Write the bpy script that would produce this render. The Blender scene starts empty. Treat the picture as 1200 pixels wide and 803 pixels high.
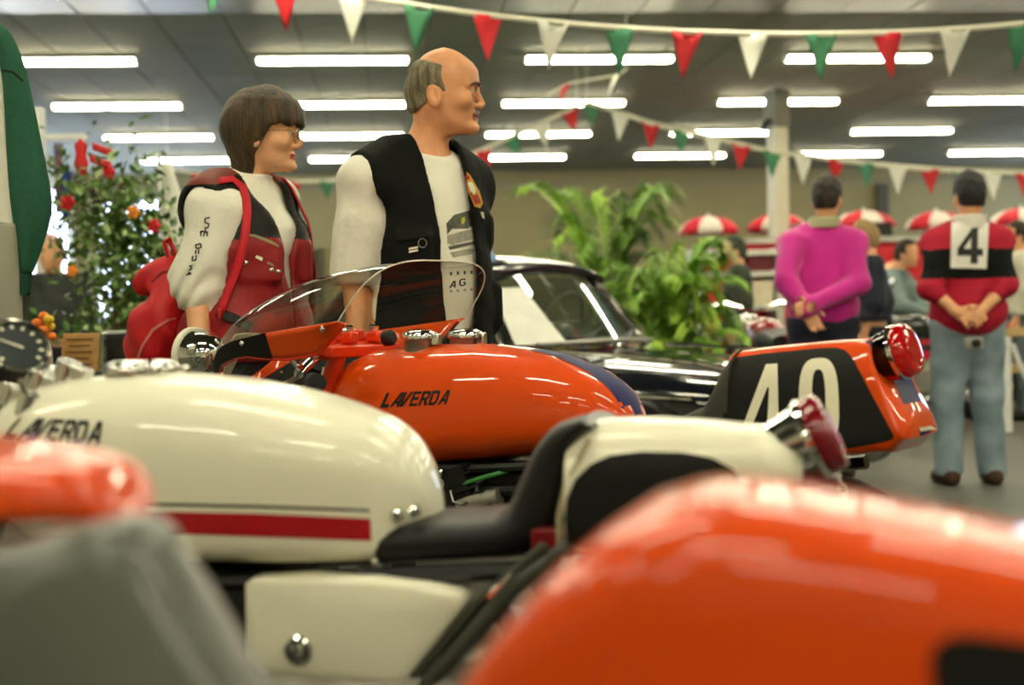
import bpy, bmesh, math, random
import numpy as np
from mathutils import Vector, Matrix
from mathutils.bvhtree import BVHTree
from mathutils.geometry import delaunay_2d_cdt

random.seed(7); np.random.seed(7)
scene = bpy.context.scene
COL = scene.collection
pi = math.pi
R = math.radians

# ------------------------------------------------------------------ camera
CAMZ, FPX = 0.97, 1667.0
PITCH, ROLL = R(1.25), R(1.1)
fwd = Vector((0, math.cos(PITCH), -math.sin(PITCH)))
rt0 = Vector((1, 0, 0)); up0 = rt0.cross(fwd)
rgt = rt0*math.cos(ROLL) - up0*math.sin(ROLL)
upv = rt0*math.sin(ROLL) + up0*math.cos(ROLL)
camd = bpy.data.cameras.new('camera'); cam = bpy.data.objects.new('camera', camd)
COL.objects.link(cam)
camd.lens, camd.sensor_width, camd.sensor_fit = FPX*36/1200, 36, 'HORIZONTAL'
camd.clip_start = 0.05
M3 = Matrix((rgt, upv, -fwd)).transposed()
cam.matrix_world = Matrix.Translation((0, 0, CAMZ)) @ M3.to_4x4()
camd.dof.use_dof = True
camd.dof.focus_distance = 3.55
camd.dof.aperture_fstop = 2.5
scene.camera = cam

def ray(px, py):
    return fwd + rgt*((px-600)/FPX) + upv*((401.5-py)/FPX)
def at(px, py, d):
    """world point seen at photo pixel (px, py) at distance d along +Y"""
    v = ray(px, py); return Vector((0, 0, CAMZ)) + v*(d/v.y)

# ------------------------------------------------------------------ world, exposure
scene.view_settings.view_transform = 'Standard'
scene.view_settings.look = 'None'
scene.view_settings.gamma = 1.0
scene.view_settings.use_curve_mapping = False
scene.view_settings.exposure = 0.76
w = bpy.data.worlds.new('world'); scene.world = w; w.use_nodes = True
w.node_tree.nodes['Background'].inputs[0].default_value = (0.75, 0.85, 1.0, 1)
w.node_tree.nodes['Background'].inputs[1].default_value = 0.6
scene.cycles.max_bounces = 8
scene.cycles.diffuse_bounces = 4
scene.cycles.transparent_max_bounces = 16
scene.cycles.sample_clamp_indirect = 6.0
scene.cycles.caustics_reflective = False
scene.cycles.caustics_refractive = False

TUBE_POWER = 40.0          # emission of the fluorescent tubes
TUBE_COL = (1.0, 0.93, 0.66)
SKY_POWER = 4.0            # daylight in the hall's side windows
SKY_COL = (0.62, 0.76, 1.0)
# the hall is turned a little against the camera
PSI = R(4.8)
ROOM_H = 3.57
def room(x, y, z=0.0):
    c, s = math.cos(PSI), math.sin(PSI)
    return Vector((c*x - s*y, s*x + c*y, z))

# ------------------------------------------------------------------ materials
def lin(v):
    v /= 255.0
    return v/12.92 if v <= 0.04045 else ((v+0.055)/1.055)**2.4
def C(r, g, b): return (lin(r), lin(g), lin(b), 1.0)
MATS = {}
def mat(name, col=(200, 200, 200), rough=0.5, metal=0.0, coat=0.0, var=0.06, vscale=8.0, bump=0.0, bscale=60.0,
        emit=0.0, ecol=None, trans=0.0, alpha=1.0, sheen=0.0, stretch=None, wave=None, ior=1.45, col2=None, spec=0.5):
    if name in MATS: return MATS[name]
    m = bpy.data.materials.new(name); m.use_nodes = True
    nt = m.node_tree; N = nt.nodes; L = nt.links
    b = N['Principled BSDF']
    base = C(*col)
    tc = N.new('ShaderNodeTexCoord'); src = tc.outputs['Object']
    if stretch:
        mp = N.new('ShaderNodeMapping'); mp.inputs['Scale'].default_value = stretch
        L.new(src, mp.inputs['Vector']); src = mp.outputs['Vector']
    nz = N.new('ShaderNodeTexNoise'); nz.inputs['Scale'].default_value = vscale; nz.inputs['Detail'].default_value = 4
    L.new(src, nz.inputs['Vector'])
    mx = N.new('ShaderNodeMix'); mx.data_type = 'RGBA'
    if col2: a, d = base, C(*col2)
    else:
        a = tuple(v*(1-var) for v in base[:3])+(1,); d = tuple(min(1, v*(1+var)) for v in base[:3])+(1,)
    mx.inputs[6].default_value = a; mx.inputs[7].default_value = d
    rmp = N.new('ShaderNodeMapRange'); rmp.inputs[1].default_value = 0.3; rmp.inputs[2].default_value = 0.7
    L.new(nz.outputs['Fac'], rmp.inputs[0]); L.new(rmp.outputs[0], mx.inputs[0])
    L.new(mx.outputs[2], b.inputs['Base Color'])
    b.inputs['Roughness'].default_value = rough
    b.inputs['Metallic'].default_value = metal
    b.inputs['Coat Weight'].default_value = coat
    b.inputs['Coat Roughness'].default_value = 0.04
    b.inputs['IOR'].default_value = ior
    b.inputs['Specular IOR Level'].default_value = spec
    if sheen: b.inputs['Sheen Weight'].default_value = sheen
    if trans: b.inputs['Transmission Weight'].default_value = trans
    if alpha < 1: b.inputs['Alpha'].default_value = alpha
    if emit:
        b.inputs['Emission Color'].default_value = tuple(ecol or base[:3])[:3]+(1,)
        b.inputs['Emission Strength'].default_value = emit
    if bump:
        bp = N.new('ShaderNodeBump'); bp.inputs['Strength'].default_value = bump; bp.inputs['Distance'].default_value = 0.01
        if wave:
            t = N.new('ShaderNodeTexWave'); t.inputs['Scale'].default_value = bscale; t.bands_direction = wave
            t.inputs['Distortion'].default_value = 0.6
            L.new(src, t.inputs['Vector']); L.new(t.outputs['Fac'], bp.inputs['Height'])
        else:
            t = N.new('ShaderNodeTexNoise'); t.inputs['Scale'].default_value = bscale; t.inputs['Detail'].default_value = 3
            L.new(src, t.inputs['Vector']); L.new(t.outputs['Fac'], bp.inputs['Height'])
        L.new(bp.outputs['Normal'], b.inputs['Normal'])
    MATS[name] = m
    return m
def glassy(name, tint=(235, 240, 235), mixf=0.12, rough=0.02):
    """thin clear plastic: mostly transparent with a glossy share"""
    if name in MATS: return MATS[name]
    m = bpy.data.materials.new(name); m.use_nodes = True
    nt = m.node_tree; N = nt.nodes; L = nt.links
    N.remove(N['Principled BSDF']); out = N['Material Output']
    tr = N.new('ShaderNodeBsdfTransparent'); tr.inputs[0].default_value = C(*tint)
    gl = N.new('ShaderNodeBsdfGlossy'); gl.inputs['Roughness'].default_value = rough
    nz = N.new('ShaderNodeTexNoise'); nz.inputs['Scale'].default_value = 25
    mr = N.new('ShaderNodeMapRange'); mr.inputs[3].default_value = mixf*0.8; mr.inputs[4].default_value = mixf*1.2
    L.new(nz.outputs['Fac'], mr.inputs[0])
    fr = N.new('ShaderNodeLayerWeight'); fr.inputs[0].default_value = 0.5
    pw = N.new('ShaderNodeMath'); pw.operation = 'POWER'; pw.inputs[1].default_value = 4.0
    L.new(fr.outputs['Facing'], pw.inputs[0])
    ad = N.new('ShaderNodeMath'); ad.operation = 'ADD'; ad.use_clamp = True
    L.new(pw.outputs[0], ad.inputs[0]); L.new(mr.outputs[0], ad.inputs[1])
    ms = N.new('ShaderNodeMixShader')
    L.new(ad.outputs[0], ms.inputs[0]); L.new(tr.outputs[0], ms.inputs[1]); L.new(gl.outputs[0], ms.inputs[2])
    L.new(ms.outputs[0], out.inputs['Surface'])
    MATS[name] = m
    return m

ORANGE = mat('orange_paint', (217, 72, 2), 0.45, coat=0.7, var=0.03, spec=0.15)
WHITEP = mat('white_paint', (238, 236, 214), 0.4, coat=0.6, var=0.02, spec=0.3)
BLACKP = mat('black_panel_paint', (15, 15, 12), 0.6, var=0.1, spec=.3)
BLUEP = mat('blue_stripe_paint', (20, 26, 84), 0.55, spec=.2)
REDP = mat('red_stripe_paint', (170, 10, 24), 0.3, coat=0.6)
CHROME = mat('chrome', (225, 225, 220), 0.08, metal=1.0, var=0.03)
STEEL = mat('dull_steel', (150, 150, 142), 0.35, metal=0.9, var=0.1)
ALU = mat('cast_aluminium', (150, 148, 138), 0.5, metal=0.7, var=0.15, bump=0.2, bscale=120)
RUBBER = mat('black_rubber', (14, 14, 13), 0.6, var=0.1)
VINYL = mat('black_vinyl', (12, 12, 11), 0.42, var=0.1, bump=0.15, bscale=180)
FRAMEB = mat('black_enamel', (16, 17, 17), 0.3, coat=0.3)
DARK = mat('dark_metal', (26, 27, 25), 0.5, metal=0.4, var=0.2)
INK = mat('black_lettering', (12, 11, 10), 0.5)
CREAM = mat('cream_lettering', (235, 230, 205), 0.5)

# ------------------------------------------------------------------ object helpers
def link(o, parent=None):
    COL.objects.link(o)
    if parent is not None: o.parent = parent
    return o
def tag(o, label=None, cat=None, group=None, kind=None):
    if label: o['label'] = label
    if cat: o['category'] = cat
    if group: o['group'] = group
    if kind: o['kind'] = kind
    return o
def empty(name, loc=(0, 0, 0), rz=0.0, label=None, cat=None, group=None):
    o = bpy.data.objects.new(name, None); o.location = loc; o.rotation_euler = (0, 0, rz)
    o.empty_display_size = 0.1
    link(o); return tag(o, label, cat, group)
def copy_tree(o, parent=None):
    c = o.copy(); link(c, parent)
    for ch in list(o.children):
        copy_tree(ch, c)
    return c

class MB:
    """collects geometry for ONE mesh object"""
    def __init__(s): s.v = []; s.f = []; s.m = []
    def add(s, vs, fs, mi=0):
        o = len(s.v); s.v += [tuple(p) for p in vs]
        s.f += [tuple(i+o for i in f) for f in fs]; s.m += [mi]*len(fs); return s
    def box(s, c, d, rot=None, mi=0, taper=1.0):
        vs = []
        for z in (-.5, .5):
            k = taper if z > 0 else 1.0
            for x, y in ((-.5, -.5), (.5, -.5), (.5, .5), (-.5, .5)):
                p = Vector((x*d[0]*k, y*d[1]*k, z*d[2]))
                if rot is not None: p = rot @ p
                vs.append(p + Vector(c))
        return s.add(vs, [(0, 3, 2, 1), (4, 5, 6, 7), (0, 1, 5, 4), (1, 2, 6, 5), (2, 3, 7, 6), (3, 0, 4, 7)], mi)
    def tube(s, pts, r, n=10, mi=0, caps=True, closed=False):
        pts = [Vector(p) for p in pts]; k = len(pts)
        rs = r if isinstance(r, (list, tuple)) else [r]*k
        vs = []; prev = None
        for i, p in enumerate(pts):
            if closed: t = pts[(i+1) % k] - pts[i-1]
            else: t = pts[min(i+1, k-1)] - pts[max(i-1, 0)]
            t.normalize()
            a = prev if prev is not None else (Vector((0, 0, 1)) if abs(t.z) < .9 else Vector((1, 0, 0)))
            u = (a - t*a.dot(t)); u.normalize(); prev = u; q = t.cross(u)
            for j in range(n):
                an = 2*pi*j/n; vs.append(p + (u*math.cos(an) + q*math.sin(an))*rs[i])
        fs = []
        for i in range(k if closed else k-1):
            for j in range(n):
                a, b = i*n+j, i*n+(j+1) % n; c, d = ((i+1) % k)*n+(j+1) % n, ((i+1) % k)*n+j
                fs.append((a, d, c, b)[::-1])
        if caps and not closed:
            fs.append(tuple(range(n))[::-1]); fs.append(tuple((k-1)*n+j for j in range(n)))
        return s.add(vs, fs, mi)
    def lathe(s, prof, c=(0, 0, 0), axis=(0, 0, 1), n=24, mi=0, cap=True):
        """prof: list of (radius, height along axis)"""
        ax = Vector(axis).normalized(); a = Vector((0, 0, 1)) if abs(ax.z) < .9 else Vector((1, 0, 0))
        u = (a - ax*a.dot(ax)).normalized(); q = ax.cross(u); vs = []
        for r_, h in prof:
            for j in range(n):
                an = 2*pi*j/n
                vs.append(Vector(c) + ax*h + (u*math.cos(an)+q*math.sin(an))*max(r_, 1e-4))
        fs = [(i*n+j, i*n+(j+1) % n, (i+1)*n+(j+1) % n, (i+1)*n+j) for i in range(len(prof)-1) for j in range(n)]
        if cap: fs += [tuple(range(n))[::-1], tuple((len(prof)-1)*n+j for j in range(n))]
        return s.add(vs, fs, mi)
    def ell(s, c, r, n=16, k=10, rot=None, mi=0):
        vs = []
        for i in range(k+1):
            th = pi*i/k
            for j in range(n):
                p = Vector((r[0]*math.sin(th)*math.cos(2*pi*j/n), r[1]*math.sin(th)*math.sin(2*pi*j/n), r[2]*math.cos(th)))
                if rot is not None: p = rot @ p
                vs.append(p+Vector(c))
        fs = [((i+1)*n+j, (i+1)*n+(j+1) % n, i*n+(j+1) % n, i*n+j) for i in range(k) for j in range(n)]
        return s.add(vs, fs, mi)
    def grid(s, rows, mi=0, close_u=False, flip=False):
        """rows: list of equally long lists of points"""
        n = len(rows[0]); vs = [p for r_ in rows for p in r_]; fs = []
        for i in range(len(rows)-1):
            for j in range(n if close_u else n-1):
                q = (i*n+j, i*n+(j+1) % n, (i+1)*n+(j+1) % n, (i+1)*n+j)
                fs.append(q[::-1] if flip else q)
        return s.add(vs, fs, mi)
    def loft(s, rings, mi=0, cap=True, flip=False):
        s.grid(rings, mi, True, flip)
        if cap:
            n = len(rings[0]); o = len(s.v)-n*len(rings)
            a = tuple(o+j for j in range(n))[::-1]; b = tuple(o+(len(rings)-1)*n+j for j in range(n))
            s.f += [a[::-1], b[::-1]] if flip else [a, b]; s.m += [mi, mi]
        return s
    def build(s, name, mats, parent=None, smooth=True, bevel=0.0, sub=0, solid=0.0, angle=40, loc=None, rz=None):
        me = bpy.data.meshes.new(name); me.from_pydata(s.v, [], s.f)
        mats = mats if isinstance(mats, (list, tuple)) else [mats]
        for m in mats: me.materials.append(m)
        if len(mats) > 1: me.polygons.foreach_set('material_index', s.m)
        bm = bmesh.new(); bm.from_mesh(me)
        bmesh.ops.remove_doubles(bm, verts=bm.verts, dist=1e-6)
        bmesh.ops.recalc_face_normals(bm, faces=bm.faces)
        lo = [v for v in bm.verts if not v.link_faces]
        if lo: bmesh.ops.delete(bm, geom=lo, context='VERTS')
        bm.to_mesh(me); bm.free()
        if smooth:
            me.polygons.foreach_set('use_smooth', [True]*len(me.polygons)); me.set_sharp_from_angle(angle=R(angle))
        o = bpy.data.objects.new(name, me); link(o, parent)
        if loc is not None: o.location = loc
        if rz is not None: o.rotation_euler = (0, 0, rz)
        if solid: md = o.modifiers.new('solid', 'SOLIDIFY'); md.thickness = solid; md.offset = 0
        if bevel:
            md = o.modifiers.new('bevel', 'BEVEL'); md.width = bevel; md.segments = 2; md.limit_method = 'ANGLE'; md.angle_limit = R(35)
        if sub: md = o.modifiers.new('sub', 'SUBSURF'); md.levels = md.render_levels = sub
        return o
    def bvh(s): return BVHTree.FromPolygons([Vector(p) for p in s.v], [list(f) for f in s.f])

def sring(x, y0, w_, ztop, zbot, n=2.4, k=32, belly=0.42, xs=None, nb=None):
    """closed superellipse section in the y-z plane; belly = height share of the widest point"""
    zc = zbot + (ztop-zbot)*belly; pts = []
    for j in range(k):
        t = 2*pi*j/k; c, s_ = math.cos(t), math.sin(t)
        e = n if s_ >= 0 else (nb or n)
        y = y0 + w_*math.copysign(abs(c)**(2/e), c)
        z = zc + (ztop-zc if s_ >= 0 else zc-zbot)*math.copysign(abs(s_)**(2/e), s_)
        pts.append(Vector((x + (xs(z) if xs else 0), y, z)))
    return pts
def smooth_interp(xs, ys, k=200, win=9):
    """smoothed piecewise-linear curve as a callable"""
    g = np.linspace(xs[0], xs[-1], k); v = np.interp(g, xs, ys)
    if win > 1:
        pad = np.concatenate([2*v[0]-v[1:win][::-1], v, 2*v[-1]-v[-win:-1][::-1]])
        ker = np.hanning(win+2)[1:-1]; ker /= ker.sum()
        v2 = np.convolve(pad, ker, 'same')[win-1:win-1+k]
    else: v2 = v
    return lambda t: np.interp(t, g, v2)

# ------------------------------------------------------------------ decals laid on a surface
def inside(p, poly):
    c = False; j = len(poly)-1
    for i in range(len(poly)):
        a, b = poly[i], poly[j]
        if (a[1] > p[1]) != (b[1] > p[1]) and p[0] < (b[0]-a[0])*(p[1]-a[1])/(b[1]-a[1])+a[0]: c = not c
        j = i
    return c
def tri2d(polys, holes=(), step=0.02):
    """triangulate outlines (2D) with inner grid points so they can follow a curved surface"""
    allp = list(polys)+list(holes); pts = []; edges = []
    for poly in allp:
        o = len(pts); q = []
        for i, a in enumerate(poly):
            b = poly[(i+1) % len(poly)]; m = max(1, int(math.hypot(b[0]-a[0], b[1]-a[1])/step))
            q += [(a[0]+(b[0]-a[0])*t/m, a[1]+(b[1]-a[1])*t/m) for t in range(m)]
        pts += q; edges += [(o+i, o+(i+1) % len(q)) for i in range(len(q))]
    A = np.array(pts); lo, hi = A.min(0), A.max(0)
    def ok(p): return any(inside(p, q) for q in polys) and not any(inside(p, q) for q in holes)
    gx = np.arange(lo[0]+step/2, hi[0], step); gy = np.arange(lo[1]+step/2, hi[1], step)
    if len(gx)*len(gy) < 20000:
        for x in gx:
            for y in gy:
                if ok((x, y)) and np.min(np.abs(A-(x, y)).sum(1)) > step*0.4: pts.append((x, y))
    r_ = delaunay_2d_cdt([Vector(p) for p in pts], edges, [], 0, 1e-6)
    vs = [(p.x, p.y) for p in r_[0]]; fs = []
    for f in r_[2]:
        c = (sum(vs[i][0] for i in f)/len(f), sum(vs[i][1] for i in f)/len(f))
        if ok(c): fs.append(tuple(f))
    return vs, fs
def decal(name, bvh, polys, to3, d, material, parent, holes=(), step=0.02, lift=0.0012):
    """outline(s) in 2D -> to3 gives a start point, cast along d onto the surface"""
    vs, fs = tri2d(polys, holes, step); out = []; okv = []
    d = Vector(d).normalized()
    for p in vs:
        o = Vector(to3(*p)); h = bvh.ray_cast(o, d)
        if h[0] is None:
            h = bvh.find_nearest(o + d*0.3); okv.append(h[0] is not None); out.append((h[0] - d*lift) if h[0] is not None else o)
        else: okv.append(True); out.append(h[0] - d*lift)
    fs = [f for f in fs if all(okv[i] for i in f)]
    return MB().add(out, fs).build(name, material, parent, angle=60)

# letters as strokes in a unit box (0..1 wide, 0..1 high): (outer polygons, holes)
def _st(a, b, t):
    dx, dy = b[0]-a[0], b[1]-a[1]; l = math.hypot(dx, dy); nx, ny = -dy/l*t/2, dx/l*t/2
    return [(a[0]+nx, a[1]+ny), (a[0]-nx, a[1]-ny), (b[0]-nx, b[1]-ny), (b[0]+nx, b[1]+ny)]
GLY = {
 'L': ([[(0, 0), (.9, 0), (.9, .24), (.32, .24), (.32, 1), (0, 1)]], []),
 'A': ([[(0, 0), (.62, 1), (1, 1), (1, 0), (.76, 0), (.76, .22), (.4, .22), (.27, 0)]], [[(.52, .4), (.76, .4), (.76, .8)]]),
 'V': ([[(0, 1), (0, 0), (.36, 0), (1, 1), (.73, 1), (.25, .26), (.25, 1)]], []),
 'E': ([[(0, 0), (.9, 0), (.9, .18), (.26, .18), (.26, .42), (.8, .42), (.8, .6), (.26, .6), (.26, .82), (.9, .82), (.9, 1), (0, 1)]], []),
 'R': ([[(0, 0), (.26, 0), (.26, .36), (.42, .36), (.68, 0), (1, 0), (.7, .4), (.86, .46), (.95, .6), (.95, .86), (.84, 1), (0, 1)]], [[(.26, .55), (.66, .55), (.69, .6), (.69, .8), (.26, .8)]]),
 'D': ([[(0, 0), (.72, 0), (.92, .18), (.96, .4), (.96, .84), (.84, 1), (0, 1)]], [[(.26, .19), (.58, .19), (.7, .3), (.7, .8), (.26, .8)]]),
 '4': ([[(.52, 0), (.8, 0), (.8, .22), (1, .22), (1, .42), (.8, .42), (.8, 1), (.55, 1), (0, .42), (0, .22), (.52, .22)]], [[(.24, .42), (.52, .42), (.52, .73)]]),
 'G': ([[(.3, 0), (.75, 0), (1, .2), (1, .52), (.55, .52), (.55, .38), (.76, .38), (.76, .25), (.65, .16), (.4, .16), (.26, .3), (.26, .7), (.4, .84), (.66, .84), (.76, .72), (1, .72), (.95, .86), (.75, 1), (.3, 1), (0, .78), (0, .22)]], []),
}
def ring_poly(rx, ry, n=20, cx=.5, cy=.5, pw=2.0):
    return [(cx+rx*math.copysign(abs(math.cos(2*pi*i/n))**(2/pw), math.cos(2*pi*i/n)),
             cy+ry*math.copysign(abs(math.sin(2*pi*i/n))**(2/pw), math.sin(2*pi*i/n))) for i in range(n)]
GLY['0'] = ([ring_poly(.5, .5, 28, pw=3)], [ring_poly(.22, .33, 24, pw=3)])

# ------------------------------------------------------------------ implicit surfaces (people, cloth)
def surfnet(f, axes):
    xs, ys, zs = [np.asarray(a, dtype=np.float32) for a in axes]
    X, Y, Z = np.meshgrid(xs, ys, zs, indexing='ij')
    V = f(X.ravel(), Y.ravel(), Z.ravel()).reshape(X.shape).astype(np.float32)
    S = V < 0
    nx, ny, nz = V.shape
    def sl(i, j, k): return (slice(i, nx-1+i), slice(j, ny-1+j), slice(k, nz-1+k))
    cnt = np.zeros((nx-1, ny-1, nz-1), np.int8)
    for i in (0, 1):
        for j in (0, 1):
            for k in (0, 1): cnt += S[sl(i, j, k)]
    mask = (cnt > 0) & (cnt < 8)
    I, J, K = np.nonzero(mask); n = len(I)
    idx = -np.ones(mask.shape, np.int64); idx[I, J, K] = np.arange(n)
    acc = np.zeros((n, 3), np.float64); num = np.zeros(n)
    cor = [(i, j, k) for i in (0, 1) for j in (0, 1) for k in (0, 1)]
    for a in cor:
        for ax in range(3):
            if a[ax]: continue
            b = list(a); b[ax] = 1
            ia, ja, ka = I+a[0], J+a[1], K+a[2]; ib, jb, kb = I+b[0], J+b[1], K+b[2]
            va, vb = V[ia, ja, ka], V[ib, jb, kb]; cr = (va < 0) != (vb < 0)
            t = np.where(cr, va/np.where(cr, va-vb, 1), 0)
            pa = np.stack([xs[ia], ys[ja], zs[ka]], 1); pb = np.stack([xs[ib], ys[jb], zs[kb]], 1)
            acc[cr] += (pa+(pb-pa)*t[:, None])[cr]; num += cr
    P = acc/np.maximum(num, 1)[:, None]
    F = []
    def quads(m, off, c4):
        i, j, k = np.nonzero(m); i, j, k = i+off[0], j+off[1], k+off[2]
        q = np.stack([idx[i+c[0], j+c[1], k+c[2]] for c in c4], 1)
        return q
    mx_ = (S[:-1] != S[1:])[:, 1:-1, 1:-1]; q = quads(mx_, (0, 1, 1), [(0, -1, -1), (0, 0, -1), (0, 0, 0), (0, -1, 0)])
    s_ = S[:-1][:, 1:-1, 1:-1][mx_]; q[~s_] = q[~s_][:, ::-1]; F.append(q)
    my_ = (S[:, :-1] != S[:, 1:])[1:-1, :, 1:-1]; q = quads(my_, (1, 0, 1), [(-1, 0, -1), (-1, 0, 0), (0, 0, 0), (0, 0, -1)])
    s_ = S[:, :-1][1:-1, :, 1:-1][my_]; q[~s_] = q[~s_][:, ::-1]; F.append(q)
    mz_ = (S[:, :, :-1] != S[:, :, 1:])[1:-1, 1:-1, :]; q = quads(mz_, (1, 1, 0), [(-1, -1, 0), (0, -1, 0), (0, 0, 0), (-1, 0, 0)])
    s_ = S[:, :, :-1][1:-1, 1:-1, :][mz_]; q[~s_] = q[~s_][:, ::-1]; F.append(q)
    F = np.concatenate(F); F = F[(F >= 0).all(1)]
    return P, F
def np_mesh(name, P, F, mats, parent=None, sel=None, smooth_it=0):
    me = bpy.data.meshes.new(name)
    me.vertices.add(len(P)); me.vertices.foreach_set('co', P.astype(np.float32).ravel())
    me.loops.add(F.size); me.loops.foreach_set('vertex_index', F.astype(np.int32).ravel())
    me.polygons.add(len(F)); me.polygons.foreach_set('loop_start', np.arange(0, F.size, 4, dtype=np.int32))
    me.polygons.foreach_set('loop_total', np.full(len(F), 4, np.int32))
    mats = mats if isinstance(mats, (list, tuple)) else [mats]
    for m in mats: me.materials.append(m)
    if sel is not None:
        cen = P[F].mean(1); me.polygons.foreach_set('material_index', sel(cen[:, 0], cen[:, 1], cen[:, 2]).astype(np.int32))
    me.polygons.foreach_set('use_smooth', np.ones(len(F), bool))
    me.update(calc_edges=True); me.validate()
    o = bpy.data.objects.new(name, me); link(o, parent)
    if smooth_it: md = o.modifiers.new('smooth', 'SMOOTH'); md.iterations = smooth_it; md.factor = 0.5
    return o
def axis(lo, hi, h, fine=None, hf=None):
    """grid line positions, finer inside the range `fine`"""
    if fine is None: return np.arange(lo, hi+h, h)
    a = np.arange(lo, fine[0], h); b = np.arange(fine[0], fine[1], hf); c = np.arange(fine[1], hi+h, h)
    return np.concatenate([a, b, c])
def sm(a, b, k):
    h = np.clip(0.5+0.5*(b-a)/k, 0, 1); return b+(a-b)*h-k*h*(1-h)
def smx(a, b, k): return -sm(-a, -b, k)
def cone(x, y, z, a, b, ra, rb):
    a = np.array(a, np.float32); d = np.array(b, np.float32)-a; L2 = float(d@d)+1e-9
    t = np.clip(((x-a[0])*d[0]+(y-a[1])*d[1]+(z-a[2])*d[2])/L2, 0, 1)
    return np.sqrt((x-a[0]-t*d[0])**2+(y-a[1]-t*d[1])**2+(z-a[2]-t*d[2])**2)-(ra+(rb-ra)*t)
def ell3(x, y, z, c, r, rot=None):
    px, py, pz = x-c[0], y-c[1], z-c[2]
    if rot is not None:
        m = np.array(rot.transposed()); px, py, pz = (m[0, 0]*px+m[0, 1]*py+m[0, 2]*pz, m[1, 0]*px+m[1, 1]*py+m[1, 2]*pz, m[2, 0]*px+m[2, 1]*py+m[2, 2]*pz)
    k = np.sqrt((px/r[0])**2+(py/r[1])**2+(pz/r[2])**2)
    return (k-1)*min(r)
def rbox(x, y, z, c, hsz, r_, rot=None):
    px, py, pz = x-c[0], y-c[1], z-c[2]
    if rot is not None:
        m = np.array(rot.transposed()); px, py, pz = (m[0, 0]*px+m[0, 1]*py+m[0, 2]*pz, m[1, 0]*px+m[1, 1]*py+m[1, 2]*pz, m[2, 0]*px+m[2, 1]*py+m[2, 2]*pz)
    qx, qy, qz = np.abs(px)-hsz[0]+r_, np.abs(py)-hsz[1]+r_, np.abs(pz)-hsz[2]+r_
    return np.sqrt(np.maximum(qx, 0)**2+np.maximum(qy, 0)**2+np.maximum(qz, 0)**2)+np.minimum(np.maximum(qx, np.maximum(qy, qz)), 0)-r_

# ================================================================== the hall
CEILM = mat('ceiling_sheet', (126, 125, 108), 0.75, spec=0.2, var=0.05, vscale=2.0, bump=0.25, bscale=14, wave='X')
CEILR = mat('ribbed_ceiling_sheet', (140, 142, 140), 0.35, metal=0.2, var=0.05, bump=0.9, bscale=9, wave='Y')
CEILB = mat('ceiling_backing', (70, 70, 60), 0.7)
WALLM = mat('olive_wall_paint', (138, 128, 90), 0.75, var=0.04, vscale=1.5)
FLOORM = mat('grey_hall_floor', (84, 84, 74), 0.55, var=0.1, vscale=3.0, bump=0.1, bscale=300)
TRIMM = mat('pale_wall_trim', (130, 124, 96), 0.6)
LAMPH = mat('lamp_housing_enamel', (190, 188, 175), 0.4)
TUBEM = mat('fluorescent_diffuser', (255, 250, 230), 0.5, emit=TUBE_POWER, ecol=TUBE_COL, var=0.01)
SKYM = mat('daylit_frosted_pane', (225, 235, 255), 0.4, emit=SKY_POWER, ecol=SKY_COL, var=0.01)
WFRAME = mat('window_frame_enamel', (200, 205, 205), 0.45)

RX0, RX1, RY0, RY1 = -5.7, 13.0, -7.0, 26.4
def rbox_obj(name, x0, x1, y0, y1, z0, z1, m, parent=None, bevel=0.0):
    """box in hall coordinates, its origin at the centre of its base"""
    o = MB().box((0, 0, (z1-z0)/2), (x1-x0, y1-y0, z1-z0)).build(name, m, parent, smooth=False, bevel=bevel)
    if parent is None:
        o.location = room((x0+x1)/2, (y0+y1)/2, z0); o.rotation_euler = (0, 0, PSI)
    else:
        o.location = ((x0+x1)/2, (y0+y1)/2, z0)
    return o
fl = rbox_obj('floor', RX0, RX1, RY0, RY1, -0.1, 0.0, FLOORM); tag(fl, kind='structure')
ce = rbox_obj('ceiling', RX0, RX1, RY0, RY1, ROOM_H+0.02, ROOM_H+0.12, CEILB); tag(ce, kind='structure')
# sheets of the ceiling, one by one where the photo shows them
pm = MB().box((0, 0, 0), (0.585, 1.488, 0.02)).build('ceiling_sheet', CEILM, ce, smooth=False, bevel=0.004)
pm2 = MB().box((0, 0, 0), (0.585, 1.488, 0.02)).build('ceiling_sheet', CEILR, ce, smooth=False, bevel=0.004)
cx0, cy0 = (RX0+RX1)/2, (RY0+RY1)/2
first = {0: True, 1: True}
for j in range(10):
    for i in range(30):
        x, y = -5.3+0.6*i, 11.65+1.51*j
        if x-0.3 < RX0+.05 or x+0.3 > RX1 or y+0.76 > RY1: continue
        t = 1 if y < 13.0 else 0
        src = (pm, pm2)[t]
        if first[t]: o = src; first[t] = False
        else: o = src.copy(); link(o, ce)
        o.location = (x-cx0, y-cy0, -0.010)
for nm, a in (('wall_back', (RX0, RX1, RY1, RY1+.15)), ('wall_front', (RX0, RX1, RY0-.15, RY0)), ('wall_left', (RX0-.15, RX0, RY0, RY1)), ('wall_right', (RX1, RX1+.15, RY0, RY1))):
    tag(rbox_obj(nm, *a, 0, ROOM_H+0.05, WALLM if nm in ('wall_back', 'wall_right') else mat('pale_wall_paint', (214, 210, 190), .75)), kind='structure')
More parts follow.
